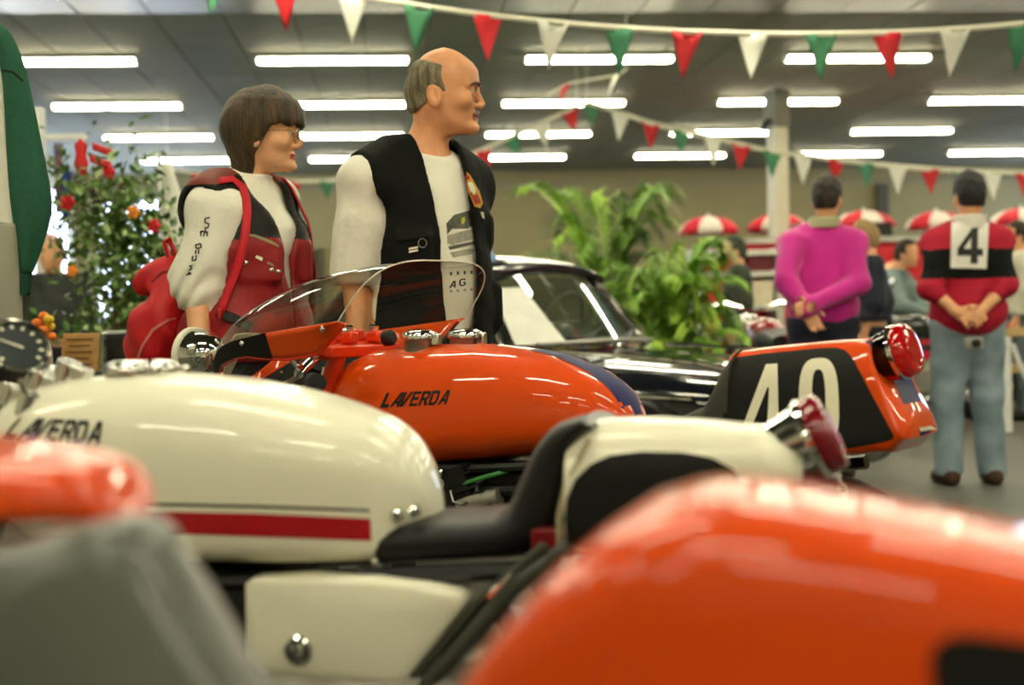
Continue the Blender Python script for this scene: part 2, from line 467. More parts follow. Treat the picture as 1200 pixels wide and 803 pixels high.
# wall details: a pale cornice and dark ducts on the far wall
tag(rbox_obj('trim_1', RX0, RX1, RY1-0.06, RY1, 3.26, 3.36, TRIMM), kind='structure')
def on_back(px):
    v = ray(px, 300); c, s = math.cos(PSI), math.sin(PSI)
    # hall x of the back wall seen in that column
    t = (RY1)/( -s*v.x + c*v.y); return c*v.x*t + s*v.y*t
DUCT = mat('grey_wall_duct', (64, 60, 46), 0.6)
for px, w_ in ((1033, .22), (366, .1), (376, .07), (1176, .12)):
    x = on_back(px); tag(rbox_obj('wall_duct', x-w_/2, x+w_/2, RY1-.14, RY1-.001, 0.0, 3.25 if w_ > .15 else 2.2, DUCT, bevel=.01),
        {1033: 'wide dark duct running up the far wall above the red parasols', 366: 'thin dark pipe on the far wall nearer the woman', 376: 'thinnest dark pipe on the far wall, nearer the man in the vest', 1176: 'dark pipe on the far wall behind the man with number 4'}[px], 'duct', 'ducts on the far wall')
# windows: daylight from the sides
def window(n, x0, x1, y0, y1, z0, z1, axis_, panes):
    r = rbox_obj('window_%d' % n, x0, x1, y0, y1, z0, z1, WFRAME); tag(r, kind='structure')
    for k in range(panes):
        b = MB()
        if axis_ == 'x':
            wd = (x1-x0)/panes; b.box((-(x1-x0)/2+wd*(k+.5), -(y1-y0)/2-.006, (z1-z0)/2), (wd-.1, .012, z1-z0-.12))
        else:
            wd = (y1-y0)/panes; sgn = 1 if x0 < 0 else -1
            b.box((sgn*((x1-x0)/2+.006), -(y1-y0)/2+wd*(k+.5), (z1-z0)/2), (.012, wd-.1, z1-z0-.12))
        b.build('pane', SKYM, r, smooth=False)
window(1, RX0+.4, -3.15, RY1-.05, RY1-.001, 0.9, 3.15, 'x', 3)
window(2, RX0+.001, RX0+.05, 19.0, 25.5, 0.9, 3.2, 'y', 6)
window(3, RX1-.05, RX1-.001, 20.5, 25.8, 0.9, 3.2, 'y', 5)

# fluorescent fittings
def make_lamp():
    r = empty('ceiling_light', label='long louvred fluorescent fitting on the ceiling sheets', cat='ceiling light', group='fluorescent fittings in rows on the ceiling')
    MB().box((0, 0, -.015), (1.50, .18, .03)).build('housing', LAMPH, r, smooth=False, bevel=.006)
    MB().box((0, 0, -.048), (1.46, .13, .036)).build('diffuser', TUBEM, r, smooth=False)
    b = MB()
    for k in range(24):
        b.box((-.7475+.065*k, 0, -.050), (.014, .15, .044))
    tag(b.build('louver', LAMPH, r, smooth=False), kind='stuff')
    return r
lamp = make_lamp(); usedl = False
rowname = {14.33: 'first row shown', 17.35: 'second', 20.37: 'third', 23.39: 'fourth'}
for j in range(10):
    for i in range(-1, 6):
        x, y = -0.53+2.675*i, 23.39-3.02*j
        if x > RX1-1 or x-.8 < RX0: continue
        o = copy_tree(lamp) if usedl else lamp
        usedl = True
        o.location = room(x, y, ROOM_H-0.0205); o.rotation_euler = (0, 0, PSI)

# round steel column
PX = at(913, 300, 17.0)
colm = mat('column_enamel', (214, 212, 190), 0.5)
cr = empty('column', (PX.x, PX.y, 0), PSI+R(18), 'white square steel column rising to the ceiling behind the purple sweater', 'column')
MB().box((0, 0, 1.55), (.19, .19, 3.1)).build('shaft', colm, cr, smooth=False, bevel=.012)
MB().box((0, 0, 3.10+.217), (.22, .22, .434)).build('head', mat('column_head_shaded', (120, 120, 110), .6), cr, smooth=False, bevel=.01)  # wider head, its grey colour holds the shadow above the lamps
MB().tube([(-.13, -.05, 3.17), (-.21, -.06, 3.13), (-.23, -.06, 3.04)], .03, 8).build('clamp', DARK, cr)
MB().box((0, 0, .01), (.34, .34, .02)).build('base_plate', colm, cr, smooth=False)

# ------------------------------------------------------------------ bunting
FLAG = {'r': mat('red_pennant', (196, 22, 34), .6, var=.08), 'w': mat('white_pennant', (226, 226, 214), .6, var=.04), 'g': mat('green_pennant', (60, 128, 92), .6, var=.08)}
TAPE = mat('bunting_tape', (226, 224, 204), .6)
def bunting(label, d, path, flags, w_, h_, tape=.018, seed=1, hang=()):
    """path: photo pixels of the tape; flags: (pixel x, colour, height factor, tilt)"""
    rnd = random.Random(seed)
    px = [p[0] for p in path]; py = [p[1] for p in path]; pd = [p[2] if len(p) > 2 else d for p in path]
    f = smooth_interp(px, py, 300, 41); fd = smooth_interp(px, pd, 300, 21)
    mid = at(px[len(px)//2], py[len(px)//2], d)
    r = empty('bunting', mid, 0, label, 'bunting', 'strings of pennants under the ceiling')
    xs = np.linspace(px[0], px[-1], 60)
    pts = [at(x, float(f(x)), float(fd(x)))-mid for x in xs]
    b = MB(); b.grid([[p+Vector((0, 0, tape/2)), p-Vector((0, 0, tape/2))] for p in pts]); b.build('tape', TAPE, r, solid=.004)
    for k_ in hang:
        MB().tube([pts[k_], Vector((pts[k_].x, pts[k_].y, ROOM_H-.03-mid.z))], .004, 5).build('hanging_cord', TAPE, r)
    for x, c, hf, tilt in flags:
        p = at(x, float(f(x)), float(fd(x)))-mid; q = at(x+8, float(f(x+8)), float(fd(x+8)))-mid
        t = (q-p).normalized(); dn = (Vector((0, 0, -1))+t*tilt).normalized(); nrm = t.cross(dn)
        rows = []; cu = rnd.uniform(-.25, .25)
        for i in range(6):
            s = i/5; hw = w_/2*(1-s)*1.0+.001
            off = nrm*(cu*h_*s*s)
            rows.append([p+t*(hw*u)+dn*(h_*hf*s)+off+nrm*(.012*math.sin(3*u+5*s+x)*(1-s)) for u in (-1, -.5, 0, .5, 1)])
        MB().grid(rows).build('pennant', FLAG[c], r, solid=.001)
    return r
f1 = [(x, c, 1.0, random.uniform(-.12, .1)) for x, c in zip([15, 93, 171, 253, 333, 413, 491, 571, 648, 726, 805, 883, 962, 1040, 1119, 1197, 1275], 'grwgrwgrwgrwgrwgr')]
bunting('string of red, white and green pennants sagging closest below the ceiling', 8.6,
        [(-20, -95), (120, -62), (250, -36), (435, -2), (560, 17), (700, 31), (800, 37), (900, 40), (1000, 40), (1100, 36), (1200, 28), (1300, 16)], f1, .185, .285, .032, 2)
bunting('string of pennants slanting up to the ceiling behind the bald man', 14.0,
        [(520, 196), (565, 176), (600, 160), (663, 131), (676, 124)], [(565, 'r', 1, .3), (600, 'g', .9, .3), (633, 'w', 1.1, .25), (668, 'r', 1, .2)], .19, .24, .045, 3, (-1,))
bunting('string of pennants running from the ceiling past the white column', 14.0,
        [(688, 120), (727, 132), (762, 145), (835, 161), (900, 177), (1000, 190), (1100, 199), (1200, 203), (1260, 204)],
        [(692, 'g', .9, 0), (727, 'w', 1.1, -.1), (762, 'r', 1, 0), (797, 'g', .9, 0), (835, 'w', 1.1, 0), (869, 'r', 1, -.1), (905, 'g', 1, 0), (941, 'w', 1.1, 0), (979, 'r', .8, 0), (1015, 'g', .9, 0), (1052, 'w', 1.1, 0), (1090, 'r', 1, 0), (1127, 'g', .9, 0), (1163, 'w', 1.1, 0), (1200, 'r', 1, 0)], .19, .26, .045, 4, (0,))
bunting('string of small pennants on the far wall between woman and man', 17.0,
        [(196, 197), (232, 204), (290, 210), (345, 213), (383, 212), (440, 206), (480, 200)], [(196, 'w', 1, 0), (232, 'r', 1, 0), (270, 'g', 1, 0), (308, 'w', 1, 0), (345, 'r', 1.1, 0), (383, 'g', 1, 0), (425, 'w', 1, 0)], .19, .22, .04, 5, (0, -1))
bunting('short string end with two turned pennants high under the ceiling', 12.5,
        [(640, 112), (665, 98), (700, 92), (724, 88), (735, 80)], [(664, 'r', .9, -.5), (722, 'w', 1.1, -.6)], .07, .22, .012, 6, (-1,))

# ================================================================== motorcycles
class Frame:
    """a motorcycle's own axes: x to the rear, y to its far side, z up"""
    def __init__(s, px, d, a):
        p = at(px, 401, d); s.o = Vector((p.x, p.y, 0)); s.a = R(a)
        s.ex = Vector((math.cos(s.a), -math.sin(s.a), 0)); s.ey = Vector((math.sin(s.a), math.cos(s.a), 0))
    def loc(s, P): d = P-s.o; return Vector((d.dot(s.ex), d.dot(s.ey), d.z))
    def ray(s, px, py):
        v = ray(px, py); return s.loc(Vector((0, 0, CAMZ))), Vector((v.dot(s.ex), v.dot(s.ey), v.z))
    def L(s, px, py, y0=0.0):
        o, v = s.ray(px, py); t = (y0-o.y)/v.y; p = o+v*t; return p
def pxdecal(name, fr, bvh, polys, material, parent, holes=(), step=8, lift=0.0012):
    """outline given in photo pixels, laid on the real surface it falls on"""
    vs, fs = tri2d(polys, holes, step); out = []; okv = []
    for p in vs:
        o, v = fr.ray(*p); v = v.normalized(); h = bvh.ray_cast(o, v)
        okv.append(h[0] is not None); out.append(h[0]-v*lift if h[0] is not None else Vector((0, 0, 0)))
    fs = [f for f in fs if all(okv[i] for i in f)]
    if not fs: return None
    par = list(range(len(out)))
    def fnd(i):
        while par[i] != i: par[i] = par[par[i]]; i = par[i]
        return i
    for f in fs:
        for i in f[1:]: par[fnd(i)] = fnd(f[0])
    cnt = {}
    for f in fs: k_ = fnd(f[0]); cnt[k_] = cnt.get(k_, 0)+1
    best = max(cnt, key=cnt.get); fs = [f for f in fs if fnd(f[0]) == best]       # one connected piece
    return MB().add(out, fs).build(name, material, parent, angle=60)
def quad_map(tl, tr, bl, br):
    return lambda u, v: (((tl[0]*(1-u)+tr[0]*u)*v+(bl[0]*(1-u)+br[0]*u)*(1-v)), ((tl[1]*(1-u)+tr[1]*u)*v+(bl[1]*(1-u)+br[1]*u)*(1-v)))
def lettering(fr, bvh, word, tl, tr, bl, br, material, parent, gap=.05, name='lettering', step=3):
    q = quad_map(tl, tr, bl, br); n = len(word); cw = 1/(n+gap*(n-1))
    for i, ch in enumerate(word):
        polys, holes = GLY[ch]; x0 = i*cw*(1+gap)
        mp = lambda P: [q(x0+u*cw, v) for u, v in P]
        pxdecal(name, fr, bvh, [mp(P) for P in polys], material, parent, [mp(H) for H in holes], step, .0016)

def body(xs, top, bot, half, n=2.5, belly=.42, k=36, nb=None, xsh=None):
    """lofted shell: callables of x"""
    rings = [sring(x, 0, float(half(x)), float(top(x)), float(bot(x)), n, k, belly, xsh, nb) for x in xs]
    return MB().loft(rings)
def cosp(a, b, n): return [a+(b-a)*(0.5-0.5*math.cos(pi*i/(n-1))) for i in range(n)]

def wheel(root, x, r=.32, tw=.055, name='wheel'):
    w_ = MB(); prof = []
    for i in range(13):
        t = 2*pi*i/12; prof.append((r-tw+tw*math.cos(t)*1.0, tw*math.sin(t)))
    w_.lathe(prof, (x, 0, r), (0, 1, 0), 40, cap=False)
    wo = w_.build(name, RUBBER, root)
    rm = MB(); rm.lathe([(r-.075, -.03), (r-.09, -.02), (r-.095, 0), (r-.09, .02), (r-.075, .03), (r-.06, .02), (r-.06, -.02), (r-.075, -.03)], (x, 0, r), (0, 1, 0), 40, cap=False)
    rm.build('rim', CHROME, wo)
    hb = MB(); hb.lathe([(.02, -.06), (.09, -.05), (.1, -.03), (.1, .03), (.09, .05), (.02, .06)], (x, 0, r), (0, 1, 0), 24); hb.build('hub', ALU, wo)
    sp = MB()
    for i in range(36):
        t = 2*pi*i/36; s_ = (-1)**i; t2 = t+.35*(1 if (i//2) % 2 else -1)
        sp.tube([(x+.095*math.cos(t2), .035*s_, r+.095*math.sin(t2)), (x+(r-.085)*math.cos(t), 0, r+(r-.085)*math.sin(t))], .002, 4, caps=False)
    tag(sp.build('spoke', CHROME, wo), kind='stuff')
def chassis(root, xf=-.83, xr=.62, head=(-.42, .86), seat_x=.55, seat_z=.66, ecx=0.0):
    wheel(root, xf); wheel(root, xr, tw=.06)
    fr_ = MB(); hx, hz = head
    for s in (-1, 1):
        fr_.tube([(hx, s*.03, hz-.06), (hx+.3, s*.09, hz-.26), (seat_x, s*.11, seat_z), (seat_x+.18, s*.10, seat_z+.03)], .015, 8)
        fr_.tube([(hx+.02, s*.03, hz-.14), (hx+.16, s*.12, .38), (hx+.22, s*.13, .24), (.22, s*.13, .24), (.30, s*.12, .42), (.22, s*.11, seat_z-.05)], .015, 8)
        fr_.tube([(.30, s*.12, .40), (seat_x, s*.11, seat_z)], .013, 8)
    fr_.build('frame', FRAMEB, root)
    sw = MB()
    for s in (-1, 1): sw.tube([(.27, s*.1, .36), (xr, s*.1, .32)], .022, 8)
    sw.build('swing_arm', FRAMEB, root)
    for s in (-1, 1):
        f_ = MB(); f_.tube([(xf, s*.1, .30), (hx-.085, s*.1, hz-.16)], [.03, .03], 12); f_.build('fork_slider', ALU, root)
        g = MB(); g.tube([(hx-.12, s*.1, hz-.32), (hx+.0, s*.1, hz+.02)], .0175, 12); g.build('fork_tube', CHROME, root)
        sh = MB(); sh.tube([(xr-.02, s*.13, .34), (seat_x-.04, s*.13, seat_z+.02)], .012, 8); sho = sh.build('shock_absorber', STEEL, root)
        cp = []; a0, b0 = Vector((xr-.02, s*.13, .40)), Vector((seat_x-.04, s*.13, seat_z-.02))
        for i in range(97):
            t = i/96; an = 2*pi*8*t; cp.append(a0.lerp(b0, t)+Vector((math.cos(an)*.026, math.sin(an)*.026, 0)))
        MB().tube(cp, .0045, 5).build('spring', CHROME, sho)
    en = MB(); en.box((-.05, 0, .36), (.46, .30, .22)); en.box((.12, 0, .42), (.22, .26, .2)); eo = en.build('crankcase', ALU, root, bevel=.03)
    cy = MB()
    for i in range(9): cy.box((-.14-.012*i+ecx, 0, .485+.014*i), (.2, .28-.006*i, .006), Matrix.Rotation(R(-20), 3, 'Y'))
    cy.box((-.2+ecx, 0, .545), (.14, .24, .13), Matrix.Rotation(R(-20), 3, 'Y')); cy.build('cylinder_block', DARK, root, smooth=False)
    ex = MB()
    for s in (-1, 1):
        ex.tube([(-.3, s*.09, .5), (-.38, s*.11, .44), (-.38, s*.13, .3), (-.28, s*.15, .22), (.1, s*.17, .22), (.3, s*.18, .24), (.75, s*.19, .3)], [.02, .02, .02, .02, .022, .04, .042], 12)
    ex.build('exhaust', CHROME, root)
    st = MB(); st.tube([(.2, -.1, .26), (.24, -.2, .012)], .012, 8); st.tube([(.2, .1, .26), (.24, .2, .012)], .012, 8); st.tube([(.24, -.2, .012), (.24, .2, .012)], .012, 8)
    st.build('stand', FRAMEB, root)
def screw(root, P, d, r=.006, name='screw', m=None):
    MB().lathe([(r, 0), (r, .002), (r*.7, .004), (r*.3, .0046)], P, d, 10).build(name, m or CHROME, root)

# ------------------------------------------------------------------ orange racing motorcycle, number 40
OF = Frame(640, 3.19, 33)
ob = empty('motorcycle', OF.o, -OF.a, 'orange racing motorcycle with number 40 on its black tail panel', 'motorcycle', 'motorcycles on show')
chassis(ob, -.95, .62, (-.55, .82), .52, .62)
def curve_from(fr, pts, y0, win=9):
    P = [fr.L(x, y, y0) for x, y in pts]; P.sort(key=lambda p: p.x)
    return smooth_interp([p.x for p in P], [p.z for p in P], 200, win), P[0].x, P[-1].x
top, xa, xb = curve_from(OF, [(398, 478), (402, 460), (412, 437), (430, 419), (455, 409), (490, 404.5), (530, 403), (575, 403), (620, 408), (660, 417), (700, 434), (725, 452), (742, 472), (752, 492)], 0.0, 7)
bot, _, _ = curve_from(OF, [(380, 520), (430, 545), (505, 547), (570, 542), (625, 535), (690, 520), (760, 500)], -.11, 9)
tmid = (xa+xb)/2; tl2 = (xb-xa)/2
def hw(x):
    u = (x-tmid)/tl2; u = max(-1, min(1, u))
    return .155*(1-abs(u)**3.2)**.5*(1-.06*u)+.004
ot = body(cosp(xa, xb, 44), top, lambda x: min(float(bot(x)), float(top(x))-.004), hw, 2.7, .36, 44)
oto = ot.build('fuel_tank', ORANGE, ob)
otb = ot.bvh()
lettering(OF, otb, 'LAVERDA', (453, 460.5), (528, 457), (445, 478), (523, 474), INK, oto)
# blue stripe along the middle
decal('stripe', otb, [[(-.03, -.024), (xb+.01, -.052), (xb+.01, .052), (-.03, .024)]], lambda x, y: (x, y, 2), (0, 0, -1), BLUEP, oto, step=.015, lift=.0015)
# filler caps
def cap(root, P, r=.042):
    c = empty_child('filler_cap', root, P)
    MB().lathe([(r*.86, -.02), (r*.86, .012), (r*.9, .014)], (0, 0, 0), (0, 0, 1), 28).build('neck', STEEL, c)
    MB().lathe([(r*.9, .013), (r, .016), (r*1.02, .024), (r*.93, .031), (r*.6, .037), (.001, .039)], (0, 0, 0), (0, 0, 1), 28).build('lid', CHROME, c)
    MB().box((r+.006, 0, .014), (.02, .018, .028)).build('hinge', CHROME, c, bevel=.003)
    return c
def empty_child(name, parent, loc):
    o = bpy.data.objects.new(name, None); o.location = loc; o.empty_display_size = .05; link(o, parent); return o
for pxx, yy in ((492, -.055), (545, .065)):
    p = OF.L(pxx, 404, yy); h = otb.ray_cast(Vector((p.x, yy, 2)), Vector((0, 0, -1)))
    cap(ob, (p.x, yy, h[0].z+.003))
# tail
tt, xa2, xb2 = curve_from(OF, [(800, 420), (845, 413), (900, 406), (960, 400), (1006, 397)], -.05, 5)
tb, _, _ = curve_from(OF, [(800, 545), (900, 541), (985, 532), (1052, 519)], -.11, 5)
pt, pb = OF.L(1008, 398, -.07), OF.L(1054, 519, -.115)
x0 = OF.L(846, 440, -.11).x; x1 = pt.x
slope = (pb.x-pt.x)/(pt.z-pb.z)
rings = []
N = 14
for i in range(N):
    t = i/(N-1); xm = x0+(x1-x0)*t
    zt = float(tt(xm)); zb = float(tb(min(xm+.03*t, xb2)))-.0
    if t == 1: zb = pb.z
    half = .125-.006*t
    q = sring(0, 0, half, zt, zb, 3.2, 44, .40, None, 7)
    for p in q:
        yy = 1-.22*max(0, (p.z-zb)/(zt-zb))          # narrower towards the top
        p.y *= yy; p.x = xm + (slope*(zt-p.z))*t
    rings.append(q)
# slightly rounded rear edge
last = rings[-1]; cz = sum(p.z for p in last)/len(last)
for ins, dx in ((.985, .006), (.95, .010), (.5, .011)):
    rings.append([Vector((p.x+dx, p.y*ins, cz+(p.z-cz)*ins)) for p in last])
for q in rings[-1]: q.x = last[0].x*0+q.x
tl_ = MB().loft(rings); tlo = tl_.build('tail_cowl', ORANGE, ob, angle=50); tlb = tl_.bvh()
pan = [(845, 421), (900, 414), (960, 408), (980, 407.5), (990, 410), (998, 418), (1047, 510), (1047, 514), (1040, 517), (1010, 523), (980, 528), (900, 536), (845, 538)]
pxdecal('number_panel', OF, tlb, [pan], BLACKP, tlo, step=5, lift=.0026)
for ch, q in (('4', ((884, 428), (911, 426), (866, 526), (913, 524))), ('0', ((936, 421), (981, 418), (936, 524), (985, 521)))):
    qm = quad_map(*q)
    if ch == '4':
        polys = [[(.66, 0), (.96, 0), (.96, .12), (1, .12), (1, 1), (.5, 1), (0, .3), (0, .12), (.66, .12)]]; holes = [[(.27, .3), (.68, .3), (.68, .72), (.62, .72)]]
    else: polys, holes = GLY['0'][0], [ring_poly(.17, .37, 24, pw=3)]
    pxdecal('number', OF, tlb, [[qm(u, v) for u, v in P] for P in polys], CREAM, tlo, [[qm(u, v) for u, v in H] for H in holes], 4, .0042)
pxdecal('stripe', OF, tlb, [[(1042, 432), (1063, 432), (1080, 470), (1059, 474)]], BLUEP, tlo, step=6, lift=.002)
pxdecal('stripe', OF, tlb, [[(1012, 399.5), (1032, 398.8), (1040, 405), (1020, 406)]], BLUEP, tlo, step=5, lift=.002)
pxdecal('sticker', OF, tlb, [[(1077, 502), (1096, 499), (1096, 508), (1079, 511)]], BLUEP, tlo, step=6, lift=.002)
pxdecal('sticker', OF, tlb, [[(1077, 501.5), (1105, 496.5), (1106, 502.5), (1090, 504), (1079, 506)]], CREAM, tlo, step=6, lift=.003)
# screws on the tail front
for px_, py_ in ((842, 470),):
    o, v = OF.ray(px_+4, py_); h = tlb.ray_cast(o, v.normalized())
    if h[0]: screw(ob, h[0], (0, -1, 0), .007)
# seat rising to the tail
sx0 = OF.L(735, 500, 0).x; sx1 = x0+.012
sz = smooth_interp([sx0, sx0+.06, sx0+.13, sx1-.06, sx1-.02, sx1], [.735, .742, .735, .775, .86, .885], 100, 5)
body(list(np.linspace(sx0, sx1, 22)), sz, lambda x: .66, lambda x: .115-.0*x, 3.2, .5, 32).build('seat', mat('grey_seat_foam', (58, 58, 50), .8, bump=.2), ob)
# rear light
def rear_light(root, C0, ax, s=1.0, lens=None, housing=None):
    C0 = Vector(C0); ax = Vector(ax).normalized(); r = empty_child('rear_light', root, C0)
    MB().lathe([(.026*s, -.045*s), (.040*s, -.040*s), (.046*s, 0), (.048*s, .012*s)], (0, 0, 0), ax, 32).build('housing', housing or CHROME, r)
    MB().lathe([(.0485*s, .010*s), (.053*s, .012*s), (.053*s, .019*s), (.050*s, .021*s)], (0, 0, 0), ax, 32).build('bezel', DARK if housing is None else CHROME, r)
    MB().lathe([(.049*s, .018*s), (.051*s, .022*s), (.0505*s, .036*s), (.046*s, .043*s), (.038*s, .045*s), (.036*s, .042*s), (.026*s, .043*s), (.024*s, .046*s), (.001, .046*s)], (0, 0, 0), ax, 36).build('lens', lens, r)
    return r
LENS = mat('red_lens', (190, 8, 14), .12, coat=.8, var=.15, vscale=90)
rc = OF.L(1044, 416, -.0)
rl = rear_light(ob, rc, (1, -.04, .30), 1.05, LENS, mat('smoked_chrome', (60, 58, 56), .12, metal=1.0))
MB().box(OF.L(1050, 436, 0), (.045, .05, .03)).build('number_plate_lamp', LENS, ob, bevel=.008)
MB().box(OF.L(1043, 430, 0), (.05, .04, .05)).build('light_bracket', RUBBER, ob, bevel=.008)

# half fairing and screen: arches lofted towards the nose
nose = OF.L(264, 430, 0); base_r = OF.L(398, 377, -.243); toprear = OF.L(455, 308.5, 0)
xr_, xn_ = base_r.x, nose.x
LF = xr_-xn_
zb_ = base_r.z
ztop_f = smooth_interp([0, .06, .15, .3, .5, .7, .9, 1.0], [.80, .885, .93, .985, 1.04, 1.072, 1.09, toprear.z], 120, 7)
zbase_f = smooth_interp([0, .15, .3, .6, 1.0], [.78, .875, .905, .93, zb_], 120, 7)
zlow_f = smooth_interp([0, .08, .2, .4, .6, .75, .88, 1.0], [.745, .80, .85, .875, .868, .868, .885, zb_-.006], 120, 5)
wid_f = lambda t: .245*min(1, (1-(1-min(t, 1))**2.4))**.62+.004
def arch(t, lean=.075):
    x = xn_+LF*t; w_ = wid_f(t); zt, zb2, zl = float(ztop_f(t)), float(zbase_f(t)), float(zlow_f(t))
    up = []
    for i in range(29):
        an = pi*i/28; c, s_ = math.cos(an), math.sin(an)
        e_ = 2.2+1.3*t; y = -w_*math.copysign(abs(c)**(2/e_), c); z = zb2+(zt-zb2)*abs(s_)**(2/e_)
        up.append(Vector((x+lean*t*t*(z-zb2)/(zt-zb2+1e-6)*1.5, y, z)))
    lo = [Vector((x, -w_*(1-.02*k), zb2+(zl-zb2)*k/5)) for k in range(6)]
    hi = [Vector((x, w_*(1-.02*k), zb2+(zl-zb2)*k/5)) for k in range(6)]
    return lo, up, hi
ts = [0.004, .02, .05, .09, .14, .2, .27, .35, .43, .52, .61, .7, .79, .87, .94, 1.0]
A = [arch(t) for t in ts]
SCREEN = glassy('clear_screen', (238, 240, 232), .05)
ws = MB(); ws.grid([a[1] for a in A]); wso = ws.build('windscreen', SCREEN, ob)
rim = MB(); rim.tube(A[-1][1], .0018, 6); rim.build('edge', mat('screen_edge', (225, 222, 205), .3), wso)
ff = MB()
ff.grid([a[0] for a in A]); ff.grid([a[2] for a in A], flip=True)
ffo = ff.build('fairing', ORANGE, ob, solid=.004)
# cream strip painting the reflection on the clear nose, black front patches, black inner lining
nb_ = MB(); nb_.grid([[p*1.0+Vector((-.003, 0, .002)) for p in a[1][11:18]] for a in A[:5]]); nb_.build('nose_glint', WHITEP, ffo, solid=.003)
for s in (0, 2):
    pa = MB(); pa.grid([[p+Vector((0, -.0035 if s == 0 else .0035, 0)) for p in a[s][:]] for a in A[2:11]]); pa.build('front_patch', BLACKP, ffo)
ed = MB(); ed.tube([a[0][-1] for a in A], .004, 6); ed.tube([a[2][-1] for a in A], .004, 6); ed.build('lower_edge', mat('red_orange_edge', (214, 50, 20), .3), ffo)
lin_ = MB(); lin_.grid([[a[2][-1]+Vector((0, -.004, 0)), a[2][-1]+Vector((0, -.006, -.16*min(1, (1-t)*2.2)))] for a, t in zip(A, ts)])
lio = lin_.build('inner_lining', mat('lining_black', (14, 14, 13), .45), ffo, solid=.003)
for px_, py_ in ((277, 424), (284, 424), (291, 423), (276, 431), (330, 436)):
    o, v = OF.ray(px_, py_); h = lin_.bvh().ray_cast(o, v.normalized())
    if h[0]: screw(ffo, h[0], (0, -1, 0), .0045, 'rivet')
for t in (.45, .99):
    for s, d in ((0, -1), (2, 1)):
        a = arch(t if t < .9 else .93); screw(ffo, a[s][0]+Vector((0, -.004*1 if s == 0 else -.004, -.012)), (0, -1, 0), .007)
# head lamp ahead of the nose
hl = OF.L(236, 416, 0)
ho = empty_child('headlight', ob, hl)
MB().lathe([(.003, .072), (.03, .066), (.05, .05), (.062, .028), (.067, 0), (.068, -.02)], (0, 0, 0), (1, 0, -.05), 32).build('shell', CHROME, ho)
MB().lathe([(.066, -.018), (.073, -.02), (.0735, -.036), (.067, -.043)], (0, 0, 0), (1, 0, -.05), 32).build('rim', WHITEP, ho)
MB().lathe([(.067, -.040), (.06, -.05), (.03, -.06), (.001, -.063)], (0, 0, 0), (1, 0, -.05), 32, cap=False).build('glass', glassy('lamp_glass', (230, 235, 235), .2), ho)
MB().tube([(0.02, 0, -.07), (.06, 0, -.16), (.12, 0, -.2)], .012, 8).build('bracket', FRAMEB, ho)
# yoke, clip-ons and instruments
YO = mat('orange_yoke_casting', (222, 58, 14), .35, coat=.5, var=.08, bump=.1)
yc = OF.L(412, 404, -.02)
yk = MB()
yk.box(yc+Vector((0, 0, -.008)), (.10, .27, .03), Matrix.Rotation(R(8), 3, 'Y'))
for s in (-1, 1):
    yk.lathe([(.033, -.03), (.033, .022), (.024, .026)], yc+Vector((-.01, s*.1, 0)), (.15, 0, 1), 20)
    yk.box(yc+Vector((.035, s*.05, .018)), (.035, .03, .03)); yk.box(yc+Vector((-.02, s*.045, .022)), (.03, .035, .03))
yko = yk.build('yoke', YO, ob, bevel=.006)
for dx, dy, dz in ((-.01, -.1, .028), (-.01, .1, .028), (.03, -.05, .036), (.03, .05, .036)):
    MB().lathe([(.013, 0), (.013, .01), (.009, .013)], yc+Vector((dx, dy, dz)), (.15, 0, 1), 6).build('bolt', CHROME, yko, angle=20)
screw(yko, yc+Vector((0, -.136, -.008)), (0, -1, 0), .007)
MB().lathe([(.012, 0), (.019, .004), (.019, .024), (.012, .03)], OF.L(450, 397, -.03), (1, 0, .1), 18).build('steering_damper_knob', RUBBER, ob)
p0_, p1_ = OF.L(398, 408, -.1), OF.L(380, 470, -.1)
MB().tube([p0_, p1_], .022, 14).build('fork_cover', YO, ob)
cl = MB(); a = OF.L(378, 415, -.13); b = OF.L(350, 438, -.24)
cl.tube([a, (a+b)/2+Vector((0, 0, .006)), b], .013, 12); cl.box(OF.L(362, 414, -.17), (.05, .04, .018), Matrix.Rotation(.5, 3, 'Y')); cl.tube([OF.L(345, 425, -.2), OF.L(375, 402, -.16), OF.L(383, 396, -.15)], .008, 8)
cl.tube([OF.L(340, 417, -.2), OF.L(352, 430, -.22)], .01, 8)
cl.build('clip_on_bar', CHROME, ob)
MB().tube([OF.L(366, 447, -.2), OF.L(372, 449, -.32)], .021, 16).build('grip', RUBBER, ob)
lv = MB(); lv.tube([OF.L(352, 440, -.2), OF.L(330, 452, -.3), OF.L(318, 470, -.36)], .006, 8); lv.build('lever', STEEL, ob)
cb = MB()
for k in range(3):
    cb.tube([OF.L(352+4*k, 430, -.1), OF.L(372+6*k, 440, -.06), OF.L(388+2*k, 428, -.09), OF.L(384+2*k, 470, -.09)], .0045, 6)
cb.build('cable', RUBBER, ob)
